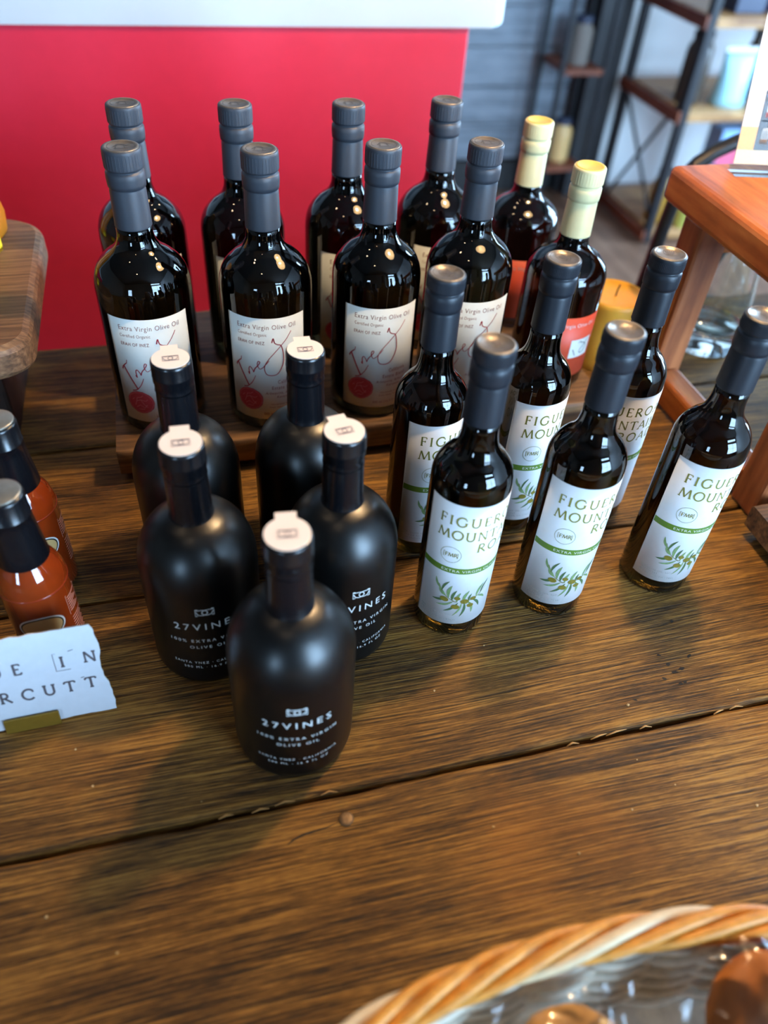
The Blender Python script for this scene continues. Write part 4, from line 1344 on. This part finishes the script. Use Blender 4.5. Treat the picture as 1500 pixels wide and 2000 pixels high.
for r in range(12):                                   # rows of weavers going in and out of the stakes
    zz = .006 + .0054 * r; k = .86 + .115 * (zz / BH)
    pts = []
    for i in range(NST * 6):
        a = 2 * PI * i / (NST * 6)
        pts.append(oval(a, k, zz, .0028 * math.cos(NST / 2 * a + (PI if r % 2 else 0))))
    obj('weaver', tube(bmesh.new(), pts, .0031, 6, True), M['wicker_white'], bk_)
for i in range(NST):
    a = 2 * PI * (i + .5) / NST
    obj('stake', tube(bmesh.new(), [oval(a, .862, .002), oval(a, .97, BH - .008)], .0020, 6), M['wicker_pale'], bk_)
bm = bmesh.new()
vs = [bm.verts.new(oval(2 * PI * i / 64, .862, .0012)) for i in range(64)]; v2 = [bm.verts.new(oval(2 * PI * i / 64, .862, .0050)) for i in range(64)]
bm.faces.new(vs[::-1]); bm.faces.new(v2)
for i in range(64):
    bm.faces.new((vs[i], vs[(i + 1) % 64], v2[(i + 1) % 64], v2[i]))
obj('base', bm, M['wicker_white'], bk_)


def cookie(label, c, r, th, tilt, azim, m, seed):
    t = thing('wrapped_cookie', label, 'cookie', c, azim, 'cellophane-wrapped cookies in the basket')
    t.rotation_euler = (tilt, 0, azim)
    bm = bmesh.new()
    bmesh.ops.create_icosphere(bm, subdivisions=4, radius=1)
    for v in bm.verts:
        p = v.co.copy(); q = math.hypot(p.x, p.y)
        n1 = noise.noise(p * 2 + Vector((seed, 0, 0))) * .06 + noise.noise(p * 6 + Vector((seed, 3, 0))) * .045 + noise.noise(p * 16 + Vector((seed, 5, 0))) * .02
        z = (1 if p.z > 0 else -.55) * abs(p.z) ** .55 * th
        v.co = Vector((p.x * r * (1 + n1 * .5), p.y * r * (1 + n1 * .5), z * (1 + n1 * 2.2)))
    obj('cookie', bm, m, t, True)
    bm = bmesh.new()
    g = 22; vv = []
    for j in range(g + 1):
        for i in range(g + 1):
            x = (i / g - .5) * 2.3 * r; y = (j / g - .5) * 2.4 * r
            q = math.hypot(x, y) / r
            z = th * 1.22 * max(0, 1 - q ** 3 * .55) + .0045 * noise.noise((x * 60 + seed, y * 60, 0)) * (1 if q > .7 else .35) + .003 * noise.noise((x * 150, y * 150 + seed, 2)) * (1 if q > .9 else .15)
            vv.append(bm.verts.new((x, y, max(z, -.002) + .0012)))
    for j in range(g):
        for i in range(g):
            a = j * (g + 1) + i; bm.faces.new((vv[a], vv[a + 1], vv[a + g + 2], vv[a + g + 1]))
    obj('wrapper', bm, M['cello'], t, True)
    return t


cookie('round golden cookie in cellophane at the left of the basket', (.140, .050, .050), .033, .012, RAD(22), RAD(-8), M['cookie'], 1.0)
cookie('smooth orange-brown cookie in cellophane at the right of the basket', (.250, .042, .054), .040, .013, RAD(24), RAD(10), M['cookie_dark'], 4.0)
cookie('darker cookie in crinkled cellophane between the other two in the basket', (.198, -.012, .034), .030, .012, RAD(14), RAD(6), M['cookie_dark'], 9.0)

# ------------------------------------------------------------------ lamps
pl = thing('pendant_lamp', 'dark metal pendant lamp hanging above the bottles', 'lamp', (.445, .565, .745))
prof = [(.125, 0), (.122, .012), (.10, .055), (.065, .095), (.035, .115), (.030, .135), (0, .135), (0, .132), (.028, .130), (.033, .112), (.062, .092), (.097, .053), (.119, .012)]
bm = lathe(bmesh.new(), prof + [prof[0]], 40)
bmesh.ops.recalc_face_normals(bm, faces=bm.faces)
bm.faces.ensure_lookup_table()
obj('shade', bm, M['lamp_white'], pl)
obj('bulb', mklathe(smoothprof([(0, .034), (.010, .036), (.0185, .043), (.0215, .055), (.0190, .067), (.0135, .080), (.012, .095), (0, .096)], 3), 24), M['bulb'], pl)
obj('socket', mklathe([(0, .097), (.016, .097), (.017, .115), (.012, .1285), (0, .1285)], 20), M['black_steel'], pl)
obj('cord', tube(bmesh.new(), [(0, 0, .1355), (0, 0, CZ - .745 - .026)], .003, 8), M['black'], pl)
obj('canopy', mklathe([(0, CZ - .745 - .026), (.03, CZ - .745 - .026), (.055, CZ - .745 - .012), (.058, CZ - .745 - .0005), (0, CZ - .745 - .0005)], 28), M['black_steel'], pl)

cl = None
for i, (x, y, lb) in enumerate(((-.75, .55, 'small round ceiling lamp above the left end of the table'), (-.2, 1.25, 'small round ceiling lamp above the crimson counter'), (1.25, 1.0, 'small round ceiling lamp above the right end of the table'), (1.75, 2.1, 'small round ceiling lamp in front of the steel shelving unit'), (-.4, -.6, 'small round ceiling lamp behind the camera position'))):
    if cl is None:
        cl = thing('ceiling_lamp', lb, 'lamp', (x, y, CZ - .0005), 0, 'small round ceiling lamps')
        obj('housing', mklathe([(0, 0), (.075, 0), (.075, -.05), (.068, -.052), (.066, -.03), (0, -.03)], 32), M['black_steel'], cl)
        obj('lens', mklathe([(0, -.032), (.06, -.032), (.06, -.040), (.03, -.043), (0, -.044)], 28), M['spot_bulb'], cl)
    else:
        dup(cl, (x, y, CZ - .0005), 0, lb)
